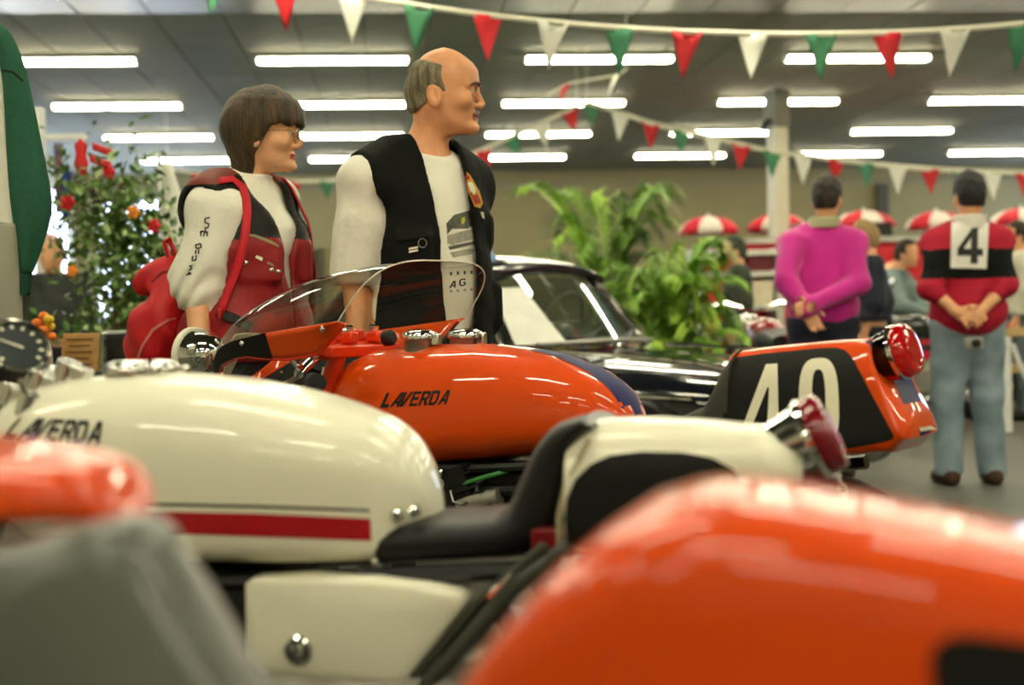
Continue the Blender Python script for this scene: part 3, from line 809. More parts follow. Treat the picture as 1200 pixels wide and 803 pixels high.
# carburettor, fuel hose and frame bits under the tank
under = MB(); under.box(OF.L(565, 580, .0), (.40, .16, .16)); under.build('air_box', mat('soot_black', (10, 10, 9), .6), ob, bevel=.02)
cbm = empty_child('carburettor', ob, OF.L(567, 585, -.1))
MB().lathe([(.026, -.03), (.03, -.01), (.03, .012), (.02, .022), (.008, .026)], (0, 0, -.01), (0, 0, 1), 18).build('float_bowl', mat('pale_cast_bowl', (150, 158, 140), .3, metal=.4), cbm)
MB().tube([(-.05, -.02, -.02), (0, -.015, 0), (.05, -.01, .01)], .02, 12).build('body', ALU, cbm)
MB().lathe([(.008, 0), (.008, .03), (.004, .034)], (-.012, -.01, .015), (.2, 0, 1), 8).build('banjo_bolt', CHROME, cbm)
HOSE = mat('green_fuel_hose', (58, 128, 62), .35)
MB().tube([OF.L(526, 571, -.1), OF.L(550, 565, -.12), OF.L(575, 557, -.12), OF.L(592, 553, -.1), OF.L(606, 548, -.07)], .0055, 10).build('fuel_hose', HOSE, ob)
MB().tube([OF.L(528, 575, -.13), OF.L(531, 588, -.14), OF.L(541, 592, -.14), OF.L(548, 588, -.14)], .0028, 8).build('overflow_tube', STEEL, ob)
rg = MB(); c_ = OF.L(516, 567, -.12); rg.tube([c_+Vector((.009*math.cos(t*pi/8), 0, .009*math.sin(t*pi/8))) for t in range(16)], .002, 6, closed=True); rg.build('clip_ring', STEEL, ob)
MB().lathe([(.01, 0), (.011, .01), (.006, .014)], OF.L(517, 553, -.12), (0, -1, 0), 10).build('tap', CHROME, ob)
MB().tube([OF.L(500, 549, -.10), OF.L(560, 549, -.10), OF.L(640, 545, -.10)], .012, 8).build('tank_rail', FRAMEB, ob)

# ------------------------------------------------------------------ white motorcycle
WF = Frame(430, 2.12, 14)
wb = empty('motorcycle', WF.o, -WF.a, 'white motorcycle with red tank stripe, black saddle and white tail', 'motorcycle', 'motorcycles on show')
chassis(wb, -.98, .47, (-.50, .84), .36, .62, -.14)
top, xa, xb = curve_from(WF, [(-8, 535), (-2, 512), (12, 486), (35, 464), (70, 449), (110, 441), (160, 437), (220, 437), (290, 444), (350, 456), (410, 473), (455, 491), (480, 511), (497, 538), (508, 566), (517, 602)], 0.0, 7)
bot, _, _ = curve_from(WF, [(-30, 600), (60, 650), (160, 661), (300, 664), (425, 665), (440, 660), (452, 645), (480, 625), (530, 603)], -.12, 5)
tmid = (xa+xb)/2; tl2 = (xb-xa)/2
def hw2(x):
    u = max(-1, min(1, (x-tmid)/tl2)); e = (1-abs(u)**3.6)**.5
    return .15*e+.003
wt = body(cosp(xa, xb, 48), top, lambda x: min(float(bot(x)), float(top(x))-.004), hw2, 3.0, .40, 48, 5)
wto = wt.build('fuel_tank', WHITEP, wb); wtb = wt.bvh()
lettering(WF, wtb, 'LAVERDA', (22, 489), (120, 494), (2, 513), (116, 521), INK, wto)
pxdecal('pinstripe', WF, wtb, [[(120, 588), (300, 592), (433, 597), (433, 600), (300, 595.5), (120, 591.5)]], mat('pinstripe_grey', (46, 46, 42), .4), wto, step=9)
pxdecal('stripe', WF, wtb, [[(120, 598), (300, 602), (434, 608), (435, 634), (300, 629), (120, 623)]], REDP, wto, step=9)
for pxx, yy in ((150, -.03), (186, .06)):
    p = WF.L(pxx, 436, yy); h = wtb.ray_cast(Vector((p.x, yy, 2)), Vector((0, 0, -1)))
    cap(wb, (p.x, yy, h[0].z-.016), .036)
# side cover
scp = [(286, 684), (296, 677), (360, 674), (440, 677), (510, 686), (540, 694), (546, 702), (543, 712), (475, 800), (468, 806), (300, 790), (288, 782)]
yb = -.135
P3 = [WF.L(x, y, yb) for x, y in scp]
c3 = sum(P3, Vector())/len(P3)
sc = MB()
rings = []
for k_, dy in ((.0, -.012), (.80, -.0095), (.95, -.006), (.99, 0.0), (1.0, .01), (1.0, .05)):
    rings.append([Vector((c3.x+(p.x-c3.x)*k_, yb+dy, c3.z+(p.z-c3.z)*k_)) for p in P3])
sc.loft(rings); sco = sc.build('side_cover', WHITEP, wb, angle=60)
lk = WF.L(350, 762, yb-.012); 
MB().lathe([(.019, -.002), (.021, .004), (.017, .006), (.016, .003), (.012, .003), (.010, .009), (.004, .010)], lk, (0, -1, 0), 24).build('lock', CHROME, sco)
# saddle with raised back
spx = [(433, 652), (438, 628), (450, 612), (480, 602), (540, 598), (590, 596), (606, 588), (618, 560), (636, 522), (652, 500), (668, 490), (688, 486)]
P = [WF.L(x, y, -.0) for x, y in spx]
lowp = [(433, 656), (450, 662), (520, 664), (600, 660), (640, 640), (655, 610), (664, 560), (672, 530), (684, 512), (697, 501)]
Q = [WF.L(x, y, -.1) for x, y in lowp]
def resample(P, n):
    d = [0]
    for a, b in zip(P, P[1:]): d.append(d[-1]+(b-a).length)
    return [Vector((np.interp(d[-1]*i/(n-1), d, [p.x for p in P]), np.interp(d[-1]*i/(n-1), d, [p.y for p in P]), np.interp(d[-1]*i/(n-1), d, [p.z for p in P]))) for i in range(n)]
n_ = 30; P, Q = resample(P, n_), resample(Q, n_); rings = []
for i in range(n_):
    a, b = P[i], Q[i]; ax = Vector((a.x-b.x, 0, a.z-b.z)); ln = max(ax.length, .012); ax.normalize(); half = .105*(1-.55*(max(0, .12-i/n_)/.12)**2)
    c0 = Vector(((a.x+b.x)/2, 0, (a.z+b.z)/2)); ring = []
    for j in range(24):
        t = 2*pi*j/24; cc, ss = math.cos(t), math.sin(t)
        ring.append(c0+Vector((0, half*math.copysign(abs(cc)**.6, cc), 0))+ax*(ln/2*math.copysign(abs(ss)**.65, ss)))
    rings.append(ring)
MB().loft(rings).build('saddle', VINYL, wb, angle=70)
# tail cowl
tt, _, _ = curve_from(WF, [(640, 500), (690, 492), (740, 490), (820, 493), (890, 500), (935, 508)], -.02, 5)
x0 = WF.L(663, 560, -.1).x; x1 = WF.L(938, 540, -.1).x
tbf = smooth_interp([x0, (x0+x1)/2, x1], [WF.L(660, 650, -.1).z, WF.L(790, 640, -.1).z, WF.L(930, 585, -.1).z], 50, 3)
rings = []
for i in range(18):
    t = i/17; xm = x0+(x1-x0)*t; ztp = float(tt(xm))-(.012*(max(0, .1-t)/.1)**2); half = (.115-.02*t)
    if t > .85: half *= (1-((t-.85)/.15)**2*.35)
    q = sring(xm, 0, half, ztp-(.03*max(0, t-.85)/.15 if t > .85 else 0), float(tbf(xm)), 3.2, 40, .4, None, 6)
    rings.append(q)
wtl = MB().loft(rings); wtlo = wtl.build('tail_cowl', WHITEP, wb, angle=50); wtlb = wtl.bvh()
pan = [(664, 640), (662, 610), (664, 585), (674, 562), (692, 544), (715, 534), (750, 529), (800, 530), (835, 537), (858, 549), (872, 565), (880, 590), (880, 650)]
pxdecal('number_panel', WF, wtlb, [pan], BLACKP, wtlo, step=6, lift=.0022)
MB().tube([WF.L(655, 640, -.105), WF.L(655, 605, -.108), WF.L(663, 570, -.109), WF.L(680, 535, -.108), WF.L(690, 515, -.1)], .004, 8).build('tail_piping', mat('beige_piping', (178, 170, 136), .5), wtlo)
MB().box(WF.L(645, 632, -.09), (.05, .03, .035)).build('reflector', mat('dark_red_reflector', (120, 8, 14), .3, coat=.6), wb, bevel=.005)
rear_light(wb, WF.L(938, 521, -.0), (1, -.02, .46), 1.12, mat('dark_red_lens', (120, 10, 26), .2, coat=.6, var=.2, vscale=80), CHROME)
MB().box(WF.L(940, 548, -.0), (.07, .07, .045)).build('light_bracket', mat('reddish_bracket', (84, 30, 22), .5), wb, bevel=.01)
# rails under the saddle, chrome bolt heads
rl_ = MB(); rl_.tube([WF.L(420, 672, -.1), WF.L(520, 676, -.1), WF.L(640, 668, -.1)], .012, 10); rl_.build('seat_rail', FRAMEB, wb)
dg = MB(); dg.tube([WF.L(668, 640, -.13), WF.L(600, 690, -.135), WF.L(490, 815, -.135), WF.L(440, 880, -.135)], .012, 10); dg.tube([WF.L(640, 640, -.13), WF.L(560, 708, -.125), WF.L(455, 830, -.125)], .009, 10)
dg.build('rear_tube', mat('grey_green_enamel', (58, 60, 50), .4, coat=.3), wb)
st_ = MB(); st_.tube([WF.L(600, 672, -.14), WF.L(573, 702, -.145)], .006, 8); st_.build('link_rod', CHROME, wb)
for q in ((487, 604), (441, 661), (466, 608)):
    MB().lathe([(.009, 0), (.009, .012), (.005, .015)], WF.L(q[0], q[1], -.09), (-.3, -.4, 1), 10).build('bolt', CHROME, wb)
MB().box(WF.L(230, 735, .0), (.34, .2, .2)).build('air_box', mat('soot_black', (10, 10, 9), .6), wb, bevel=.02)
# instruments and bars
gd = WF.L(18, 410, -.02)
gx = Vector((.62, -.50, .60)).normalized()
go = empty_child('speedometer', wb, gd)
MB().lathe([(.025, -.075), (.044, -.06), (.049, -.03), (.050, .0), (.053, .004), (.053, .012), (.047, .013), (.047, .007)], (0, 0, 0), gx, 32).build('casing', RUBBER, go)
DIAL = mat('dial_face', (26, 38, 40), .3, coat=.8)
MB().lathe([(.0465, .0085), (.0465, .0095)], (0, 0, 0), gx, 32).build('dial', DIAL, go)
MB().lathe([(.052, .0125), (.047, .0155), (.045, .0125), (.052, .0125)], (0, 0, 0), gx, 32, cap=False).build('bezel', mat('dark_chrome', (120, 118, 110), .15, metal=1), go)
u_ = Vector((0, 0, 1)); u_ = (u_-gx*u_.dot(gx)).normalized(); v_ = gx.cross(u_)
tk = MB()
for i in range(11):
    an = R(-130+26*i); d_ = u_*math.cos(an)+v_*math.sin(an); e_ = gx.cross(d_)
    b3 = gx*.0102
    for a0_, w0_ in ((.034, .0022),):
        tk.add([d_*a0_-e_*w0_+b3, d_*a0_+e_*w0_+b3, d_*.041+e_*w0_+b3, d_*.041-e_*w0_+b3], [(0, 1, 2, 3)])
tk.build('dial_mark', CREAM, go, smooth=False)
an = R(62); d_ = u_*math.cos(an)+v_*math.sin(an); e_ = gx.cross(d_)
MB().add([d_*-.01-e_*.002+gx*.0115, d_*-.01+e_*.002+gx*.0115, d_*.034+e_*.0008+gx*.0115, d_*.034-e_*.0008+gx*.0115], [(0, 1, 2, 3)]).build('needle', CREAM, go, smooth=False)
cl = MB()
cl.tube([WF.L(-40, 470, -.05), WF.L(0, 452, -.03), WF.L(40, 438, .0), WF.L(90, 433, .05)], .012, 12)
for q, s_ in (((12, 462), .05), ((48, 448), .045), ((80, 436), .04), ((30, 440), .03), ((66, 446), .028)):
    p = WF.L(q[0], q[1], -.02); cl.lathe([(s_*.36, -s_*.5), (s_*.5, -s_*.4), (s_*.5, s_*.4), (s_*.36, s_*.5)], p, (.3, .1, 1), 16)
    cl.box(p+Vector((.01, 0, 0)), (s_*1.3, s_*.8, s_*.6), Matrix.Rotation(.3, 3, 'Y'))
cl.build('handlebar_clamp', CHROME, wb, bevel=.004)
MB().tube([WF.L(-30, 500, -.02), WF.L(15, 470, 0), WF.L(30, 476, .02)], .02, 12).build('fork_cover', STEEL, wb)

# ------------------------------------------------------------------ orange motorcycle right before the camera
GF = Frame(300, 0.98, 14)
gb = empty('motorcycle', GF.o, -GF.a, 'glossy orange motorcycle with grey side fairing standing closest, before the white one', 'motorcycle', 'motorcycles on show')
chassis(gb, -1.0, .45, (-.55, .80), .36, .56)
top, xa, xb = curve_from(GF, [(-900, 700), (-880, 580), (-800, 500), (-600, 475), (-300, 485), (-100, 510), (0, 522), (70, 530), (115, 540), (140, 556), (155, 582), (163, 614)], 0.0, 5)
bot = lambda x: GF.L(100, 640, -.12).z+.0*x
tmid = (xa+xb)/2; tl2 = (xb-xa)/2
gt = body(cosp(xa, xb, 40), top, lambda x: min(bot(x), float(top(x))-.004), lambda x: .125*(1-abs(max(-1, min(1, (x-tmid)/tl2)))**4)**.5+.003, 2.8, .4, 40)
gt.build('fuel_tank', ORANGE, gb)
GREY = mat('satin_grey_fairing', (88, 92, 86), .32, coat=.35, var=.05)
yb = -.10
P3 = [GF.L(x, y, yb) for x, y in ((-700, 640), (-300, 640), (-60, 637), (60, 622), (120, 607), (150, 604), (172, 612), (195, 645), (240, 722), (300, 818), (330, 880), (340, 1000), (-700, 1000))]
c3 = GF.L(-100, 800, yb); rings = []
for k_, dy in ((.0, -.05), (.5, -.045), (.85, -.028), (.96, -.012), (1.0, .012), (1.0, .06)):
    rings.append([Vector((c3.x+(p.x-c3.x)*k_, yb+dy, c3.z+(p.z-c3.z)*k_)) for p in P3])
MB().loft(rings).build('side_fairing', GREY, gb, sub=2, angle=180)
spx = [(530, 815), (560, 772), (600, 722), (650, 668), (700, 625), (755, 592), (820, 574), (880, 575), (1000, 594), (1100, 613), (1200, 634), (1400, 680), (1600, 720)]
tt, x0, x1 = curve_from(GF, spx, -.03, 9)
tb_ = .56
rings = []
for i in range(26):
    t = i/25; xm = x0+(x1-x0)*t
    zt = float(tt(xm)); half = .125*min(1, .35+.65*(1-(1-min(1, t/.35))**2)**.5)
    rings.append(sring(xm, 0, half*(1-.25*t), zt, tb_, 4.0, 48, .74, None, 5))
gtl = MB().loft(rings); gtlo = gtl.build('tail_cowl', ORANGE, gb, angle=60)
pxdecal('number_panel', GF, gtl.bvh(), [[(1096, 830), (1090, 780), (1094, 760), (1110, 747), (1140, 744), (1200, 752), (1330, 775), (1330, 830)]], BLACKP, gtlo, step=14)
body(list(np.linspace(GF.L(175, 700, 0).x, x0+.03, 14)), lambda x: .70, lambda x: .6, lambda x: .1, 3, .5, 28).build('saddle', VINYL, gb)

# ================================================================== people
SKIN = mat('skin_warm', (224, 166, 124), .5, var=.08, vscale=30, bump=.05, bscale=300)
SKIN2 = mat('skin_tanned', (220, 156, 112), .5, var=.1, vscale=30, bump=.05, bscale=300)
LIPS = mat('lips', (158, 84, 66), .45)
EYEW = mat('eye_white', (176, 160, 142), .25, coat=.4); IRIS = mat('eye_iris', (52, 40, 30), .2, coat=.8)
def Rz(a): return Matrix.Rotation(a, 3, 'Z')

class Fig:
    def __init__(s, px, d, phi, S=1.0):
        p = at(px, 300, d); s.o = Vector((p.x, p.y, 0)); s.phi = R(phi); s.S = S; s.d = d
        s.ex = Vector((math.cos(s.phi), math.sin(s.phi), 0)); s.ey = Vector((-math.sin(s.phi), math.cos(s.phi), 0))
    def loc(s, P): q = P-s.o; return Vector((q.dot(s.ex), q.dot(s.ey), q.z))
    def L(s, px, py, d): return s.loc(at(px, py, d))
    def ray(s, px, py):
        v = ray(px, py); return s.loc(Vector((0, 0, CAMZ))), Vector((v.dot(s.ex), v.dot(s.ey), v.z))

HZ = [0, .012, .03, .044, .064, .09, .117, .143, .18, .2, .226, .24, .247]
FX = smooth_interp(HZ, [.082, .104, .098, .099, .102, .101, .104, .116, .113, .100, .070, .046, .02], 220, 15)
BX = smooth_interp([0, .05, .08, .126, .185, .226, .24, .247], [-.02, -.064, -.085, -.094, -.078, -.040, -.012, .02], 220, 15)
WY = smooth_interp([0, .012, .03, .05, .08, .12, .16, .2, .226, .24, .247], [.022, .036, .05, .058, .066, .073, .077, .069, .050, .028, .006], 220, 13)
def skull(x, y, z, grow=0.0):
    if grow:
        k_ = 1+grow/.1; return skull((x-.01)/k_+.01, y/k_, (z-.13)/k_+.13)*k_
    zz = np.clip(z, 0.001, .2465); f, b, w_ = FX(zz)+grow, BX(zz)-grow, WY(zz)+grow
    xc, hx = (f+b)/2, np.maximum((f-b)/2, .004); w_ = np.maximum(w_, .004)
    n = 2.15
    g = ((np.abs(y)/w_)**n+(np.abs(x-xc)/hx)**n)**(1/n)-1
    d = g*np.minimum(w_, hx)
    over = np.maximum(z-.2465-grow, 0)+np.maximum(.001-z, 0)
    return np.where(over > 0, np.sqrt(np.maximum(d, 0)**2+over**2)+np.minimum(d, 0)*0, d)
def head_field(x, y, z):
    ay = np.abs(y)
    d = skull(x, y, z)
    d = sm(d, ell3(x, y, z, (.092, 0, .016), (.018, .024, .016)), .015)            # chin
    d = sm(d, cone(x, ay, z, (.103, .012, .134), (.088, .05, .131), .0085, .006), .012)  # brow
    d = smx(d, -ell3(x, ay, z, (.115, .034, .116), (.018, .021, .012)), .010)       # socket
    d = sm(d, ell3(x, ay, z, (.070, .047, .09), (.026, .022, .022)), .02)           # cheek
    d = sm(d, cone(x, y, z, (.106, 0, .124), (.121, 0, .084), .0075, .0095), .010)  # nose
    d = sm(d, ell3(x, ay, z, (.112, .0125, .077), (.013, .0075, .008)), .006)
    d = sm(d, ell3(x, y, z, (.100, 0, .0515), (.012, .024, .0062)), .005)           # lips
    d = sm(d, ell3(x, y, z, (.098, 0, .040), (.0125, .020, .0068)), .005)
    d = smx(d, -ell3(x, y, z, (.112, 0, .0462), (.013, .024, .0018)), .003)
    lid = smx(cone(x, ay, z, (.0925, .0325, .1155), (.0925, .0326, .1155), .0142, .0142), -(np.abs(z-.1148)-.0030), .002)
    d = sm(d, lid, .004)
    rot = Matrix.Rotation(R(-12), 3, 'Y') @ Matrix.Rotation(R(16), 3, 'Z')
    e = ell3(x, ay, z, (-.006, .078, .098), (.020, .009, .033), rot)
    e = smx(e, -ell3(x, ay, z, (-.001, .088, .102), (.010, .009, .018), rot), .006)
    return sm(d, e, .007)
def xf_head(x, y, z, H, yaw, pitch, sc=1.0):
    c, s = math.cos(yaw), math.sin(yaw); px, py, pz = (x-H[0])/sc, (y-H[1])/sc, (z-H[2])/sc
    a, b = c*px+s*py, -s*px+c*py
    cp, sp = math.cos(pitch), math.sin(pitch)
    return cp*a-sp*pz, b, sp*a+cp*pz
class Body:
    """joints in metres, figure axes: x ahead, y to its left, z up"""
    def __init__(s, S=1.0, sh=.185, belly=.0, chest=.0, hipw=.0, head=(.01, 0, 1.49), yaw=0, pitch=0, hs=1.0, arms=None, legs=None, lean=0.0, bust=0.0):
        s.__dict__.update(locals())
    def bend(s, x, z): return x-s.lean*np.maximum(z-.95, 0)**1.5
    def torso(s, x, y, z):
        S = s.S; x = s.bend(x, z)/S; y = y/S; z = z/S
        d = ell3(x, y, z, (.0, 0, 1.26), (.115+s.chest, .158, .195))
        d = sm(d, ell3(x, y, z, (.012+s.belly*.6, 0, 1.08), (.110+s.belly, .142+s.belly*.6, .17)), .08)
        d = sm(d, ell3(x, y, z, (-.008, 0, .94), (.122, .162+s.hipw, .13)), .07)
        if s.bust: d = sm(d, ell3(x, np.abs(y), z, (.085, .07, 1.27), (.05, .06, .055)), .05)
        d = sm(d, cone(x, np.abs(y), z, (-.014, .03, 1.415), (-.014, s.sh, 1.362), .048, .052), .06)
        return d*S
    def neck(s, x, y, z):
        S = s.S; H = s.head
        return cone(x, y, z, (-.015*S+s.lean*.33, 0, 1.40*S), (H[0]-.018*s.hs, H[1], H[2]+.06), .062*S, .054*s.hs)
    def arm(s, x, y, z, i, extra=0.0, lo=True):
        a = s.arms[i]; d = cone(x, y, z, a[0], a[1], .056*s.S+extra, .043*s.S+extra)
        if lo: d = sm(d, cone(x, y, z, a[1], a[2], .042*s.S+extra, .028*s.S+extra*.6), .02)
        return d
    def leg(s, x, y, z, i, extra=0.0):
        l = s.legs[i]; d = cone(x, y, z, l[0], l[1], .088*s.S+extra, .058*s.S+extra)
        return sm(d, cone(x, y, z, l[1], l[2], .055*s.S+extra, .038*s.S+extra*1.3), .03)
    def foot(s, x, y, z, i, extra=0.0):
        l = s.legs[i][2]; tx = l[0]+.13; d = cone(x, y, z, (l[0]-.05, l[1], .042), (tx, l[1]*1.15, .034), .040+extra, .034+extra)
        return np.maximum(d, -(z-.001))
    def hand(s, x, y, z, i):
        a = s.arms[i]; w_ = Vector(a[2]); dr = Vector(a[3]).normalized(); th = Vector(a[4]); th = (th-dr*th.dot(dr)).normalized(); nn = dr.cross(th)
        curl = a[5] if len(a) > 5 else .5
        c = w_+dr*.05; rot = Matrix((dr, th, nn)).transposed()
        d = rbox(x, y, z, c, (.045, .04, .014), .013, rot)
        d = sm(d, cone(x, y, z, w_-dr*.02, w_+dr*.02, .028, .027), .02)
        sgn = a[6] if len(a) > 6 else 1
        for k, (off, ln) in enumerate(((.030, .075), (.010, .083), (-.011, .078), (-.031, .060))):
            b = w_+dr*.09+th*off; q = b; ang = 0
            for m_ in range(3):
                ang += curl*(.55+.1*k); l_ = ln*(.45, .32, .23)[m_]
                e = q+(dr*math.cos(ang)+nn*sgn*math.sin(ang))*l_; r_ = .0095-.001*m_
                d = sm(d, cone(x, y, z, q, e, r_, r_-.0008), .004); q = e
        b = w_+dr*.025+th*.032; e = b+(dr*.6+th*.6+nn*sgn*.3).normalized()*.045; e2 = e+(dr*.9+th*.15+nn*sgn*.4).normalized()*.032
        d = sm(d, cone(x, y, z, b, e, .014, .0105), .012); d = sm(d, cone(x, y, z, e, e2, .0105, .009), .004)
        return d
    def full(s, x, y, z):
        d = sm(s.torso(x, y, z), s.neck(x, y, z), .03)
        for i in (0, 1):
            d = sm(d, s.arm(x, y, z, i), .03); d = sm(d, s.leg(x, y, z, i), .04); d = sm(d, s.foot(x, y, z, i), .02)
            m = np.abs(z-s.arms[i][2][2]) < .26
            if m.any(): d[m] = sm(d[m], s.hand(x[m], y[m], z[m], i), .008)
        m = z > s.head[2]-.05
        hx, hy, hz = xf_head(x[m], y[m], z[m], s.head, s.yaw, s.pitch, s.hs)
        d[m] = sm(d[m], head_field(hx, hy, hz)*s.hs, .022)
        return d
    def hl(s, x, y, z): return xf_head(x, y, z, s.head, s.yaw, s.pitch, s.hs)
def std_legs(S, spread=.1, fw=0.0):
    return [((0, e*.09*S, .90*S), (.02, e*spread*S, .49*S), (-.01+fw*e, e*(spread+.01)*S, .08)) for e in (-1, 1)]
def std_arm(S, e, sh=.19): return [(-.01, e*sh*S, 1.40*S), (-.03, e*(sh+.055)*S, 1.11*S), (.05, e*(sh+.05)*S, .87*S), (.15, 0, -1), (1, -e*.1, 0), .5, e]
def fold(x, y, z, a, f=38.0):
    return a*(np.sin(f*(z+.35*y-.2*x)+2.3*np.sin(9*y+4*x))+.6*np.sin(f*1.7*(z-.5*x+.3*y)+1.7*np.sin(11*x-5*z)))
def B3(x, y, z): return x.astype(np.float32), y.astype(np.float32), z.astype(np.float32)
def cloth(name, f, bx, h, m, parent, sel=None, it=1):
    P, F = surfnet(f, [np.arange(bx[0], bx[1]+h, h), np.arange(bx[2], bx[3]+h, h), np.arange(bx[4], bx[5]+h, h)])
    o = np_mesh(name, P, F, m, parent, sel, it); o['_n'] = len(F)
    return o, P, F
def bvh_of(P, F): return BVHTree.FromPolygons([Vector(p) for p in P], F.tolist())
def body_mesh(B, root, fig, fine, coarse, xr, yr, ztop, mats, sel=None):
    H = B.head
    P, F = surfnet(B.full, [axis(xr[0], xr[1], coarse, (H[0]-.13*B.hs, H[0]+.15*B.hs), fine), axis(yr[0], yr[1], coarse, (H[1]-.12, H[1]+.12), fine), axis(-.012, ztop, coarse, (H[2]-.02, H[2]+.26*B.hs), fine)])
    return np_mesh('body', P, F, mats, root, sel, 1)
def eyes(B, root):
    for e in (-1, 1):
        m = MB(); m.ell((.0932, e*.0325, .1155), (.0125,)*3, 16, 12); o = m.build('eye', EYEW, root)
        i_ = MB(); i_.lathe([(.0058, 0), (.005, .0012), (.001, .0016)], (.1052, e*.0325, .1155), (1, 0, 0), 16); io = i_.build('iris', IRIS, o)
        T = Matrix.Translation(Vector(B.head)) @ Matrix.Rotation(B.yaw, 4, 'Z') @ Matrix.Rotation(B.pitch, 4, 'Y') @ Matrix.Scale(B.hs, 4)
        o.data.transform(T); io.data.transform(T)
def T_head(B): return Matrix.Translation(Vector(B.head)) @ Matrix.Rotation(B.yaw, 4, 'Z') @ Matrix.Rotation(B.pitch, 4, 'Y') @ Matrix.Scale(B.hs, 4)
def fpx(name, fig, bvh, polys, m, parent, holes=(), step=4, lift=.002):
    return pxdecal(name, fig, bvh, polys, m, parent, holes, step, lift)

# ------------------------------------------------------------------ man in the black vest
S = .985
MF = Fig(497, 4.05, -47)
mh = MF.L(516, 159, 4.03)
armR = [MF.L(434, 222, 3.96), MF.L(417, 322, 3.97), MF.L(422, 425, 3.90), (.2, .1, -1), (1, .2, 0), .5, -1]
armL = [(-.03, .15*S, 1.38*S), (-.09, .19*S, 1.11*S), (-.02, .20*S, .87*S), (.15, 0, -1), (1, -.1, 0), .5, 1]
MBd = Body(S, .195, .012, .0, 0, (mh.x, mh.y, mh.z), R(43), R(-1), 1.0, [armR, armL], std_legs(S))
mroot = empty('person', MF.o, MF.phi, 'man in black sleeveless vest over white T-shirt, balding, looking away', 'person')
def lipsel(B):
    def f(x, y, z):
        a, b, c = B.hl(x, y, z); return ((np.abs(c-.0455) < .0085) & (a > .094) & (np.abs(b) < .024)).astype(int)
    return f
body_mesh(MBd, mroot, MF, .0036, .013, (-.24, .34), (-.42, .42), 1.76, [SKIN2, LIPS], lipsel(MBd))
eyes(MBd, mroot)
# hair: a fringe round the back and sides
HAIRM = mat('grey_brown_hair', (52, 46, 32), .6, col2=(146, 136, 106), vscale=55, stretch=(1, 1, .18), bump=.5, bscale=160)
def mhair(x, y, z):
    a, b, c = MBd.hl(x, y, z)
    d = skull(a, b, c, .006)+.0016*np.sin(210*a+40*np.sin(25*c))*np.sin(140*b+20*c)
    zl = .062+np.clip((a+.06)*.75, 0, .05)                       # lower hair line
    d = smx(d, zl-c, .006)
    front = .030+.10*np.clip(.165-c, 0, .05)-.5*np.clip(.10-c, 0, .04)
    d = smx(d, a-(front+.012*np.sin(30*c)), .006)
    d = smx(d, c-(.196+.022*np.clip(-a/.06, -1, 1)), .012)
    ear = ell3(a, np.abs(b), c, (.0, .080, .096), (.024, .02, .035)); return smx(d, -ear, .004)
hp = mh
cloth('hair', mhair, (hp.x-.16, hp.x+.14, hp.y-.14, hp.y+.14, hp.z+.03, hp.z+.26), .0045, HAIRM, mroot)
for e in (-1, 1):
    m = MB(); m.tube([(.116, e*.014, .133), (.117, e*.026, .138), (.108, e*.042, .137), (.094, e*.052, .130)], [.003, .0042, .004, .002], 6)
    o = m.build('eyebrow', mat('brow_hair', (84, 62, 42), .7), mroot); o.data.transform(T_head(MBd))
m = MB(); m.tube([(.098, -.026, .0535), (.107, -.013, .0585), (.111, 0, .0600), (.107, .013, .0585), (.098, .026, .0535)], [.002, .0042, .0045, .0042, .002], 8)
o = m.build('moustache', mat('grey_moustache', (150, 132, 104), .7), mroot); o.data.transform(T_head(MBd))
# T-shirt
def mshirt(x, y, z):
    d = MBd.torso(x, y, z)-.010; d = sm(d, MBd.arm(x, y, z, 1, .012, False), .03)
    s_ = cone(x, y, z, Vector(armR[0])+Vector((0, 0, .01)), armR[1], .092, .074); s_ = smx(s_, -(z-(armR[1].z-.03)), .006); d = sm(d, s_, .035)
    d = d+fold(x, y, z, .0022, 34)
    nk = sm(d, MBd.neck(x, y, z)-.010, .02); d = np.where(z > 1.34*S, nk, d)
    d = smx(d, z-(1.475*S-.55*np.maximum(x+.01, 0)), .004); d = np.maximum(d, -(z-.86))
    return smx(d, -(MBd.neck(x, y, z)-.002), .003)
TSH = mat('white_cotton', (238, 236, 222), .85, var=.03, vscale=14, bump=.5, bscale=20)
so, P, F = cloth('t_shirt', mshirt, (-.22, .26, -.38, .36, .85, 1.5), .0075, TSH, mroot)
sb = bvh_of(P, F)
# print on the shirt: a small grey vehicle drawing with a yellow lamp and rows of letters
PR = mat('grey_shirt_print', (92, 92, 82), .8, var=.3, vscale=60)
PRL = mat('pale_shirt_print', (158, 158, 142), .8, var=.2, vscale=50)
fpx('print', MF, sb, [[(523, 262), (532, 252), (556, 245), (557, 262), (548, 268), (530, 268), (524, 275)]], PR, so)
fpx('print', MF, sb, [[(524, 276), (550, 269), (556, 270), (558, 279), (530, 287), (524, 285)]], PRL, so)
fpx('print', MF, sb, [[(525, 289), (556, 283), (557, 286), (527, 293)]], PR, so)
fpx('print', MF, sb, [[(527, 296), (552, 291), (556, 293), (552, 298), (531, 302)]], PRL, so)
fpx('print', MF, sb, [[(541, 256), (544, 254), (545.5, 258), (543.5, 263), (540.5, 262)]], mat('yellow_print', (190, 196, 60), .7), so, step=3, lift=.003)
for i in range(4):
    fpx('print_letter', MF, sb, [[(527+8*i, 319-i*.6), (530+8*i, 318.6-i*.6), (530+8*i, 322.5-i*.6), (527.5+8*i, 323-i*.6)]], PR, so, step=3)
    fpx('print_letter', MF, sb, [[(527+8*i, 340-i*.6), (530+8*i, 339.6-i*.6), (530+8*i, 342.5-i*.6), (527.5+8*i, 343-i*.6)]], PRL, so, step=3)
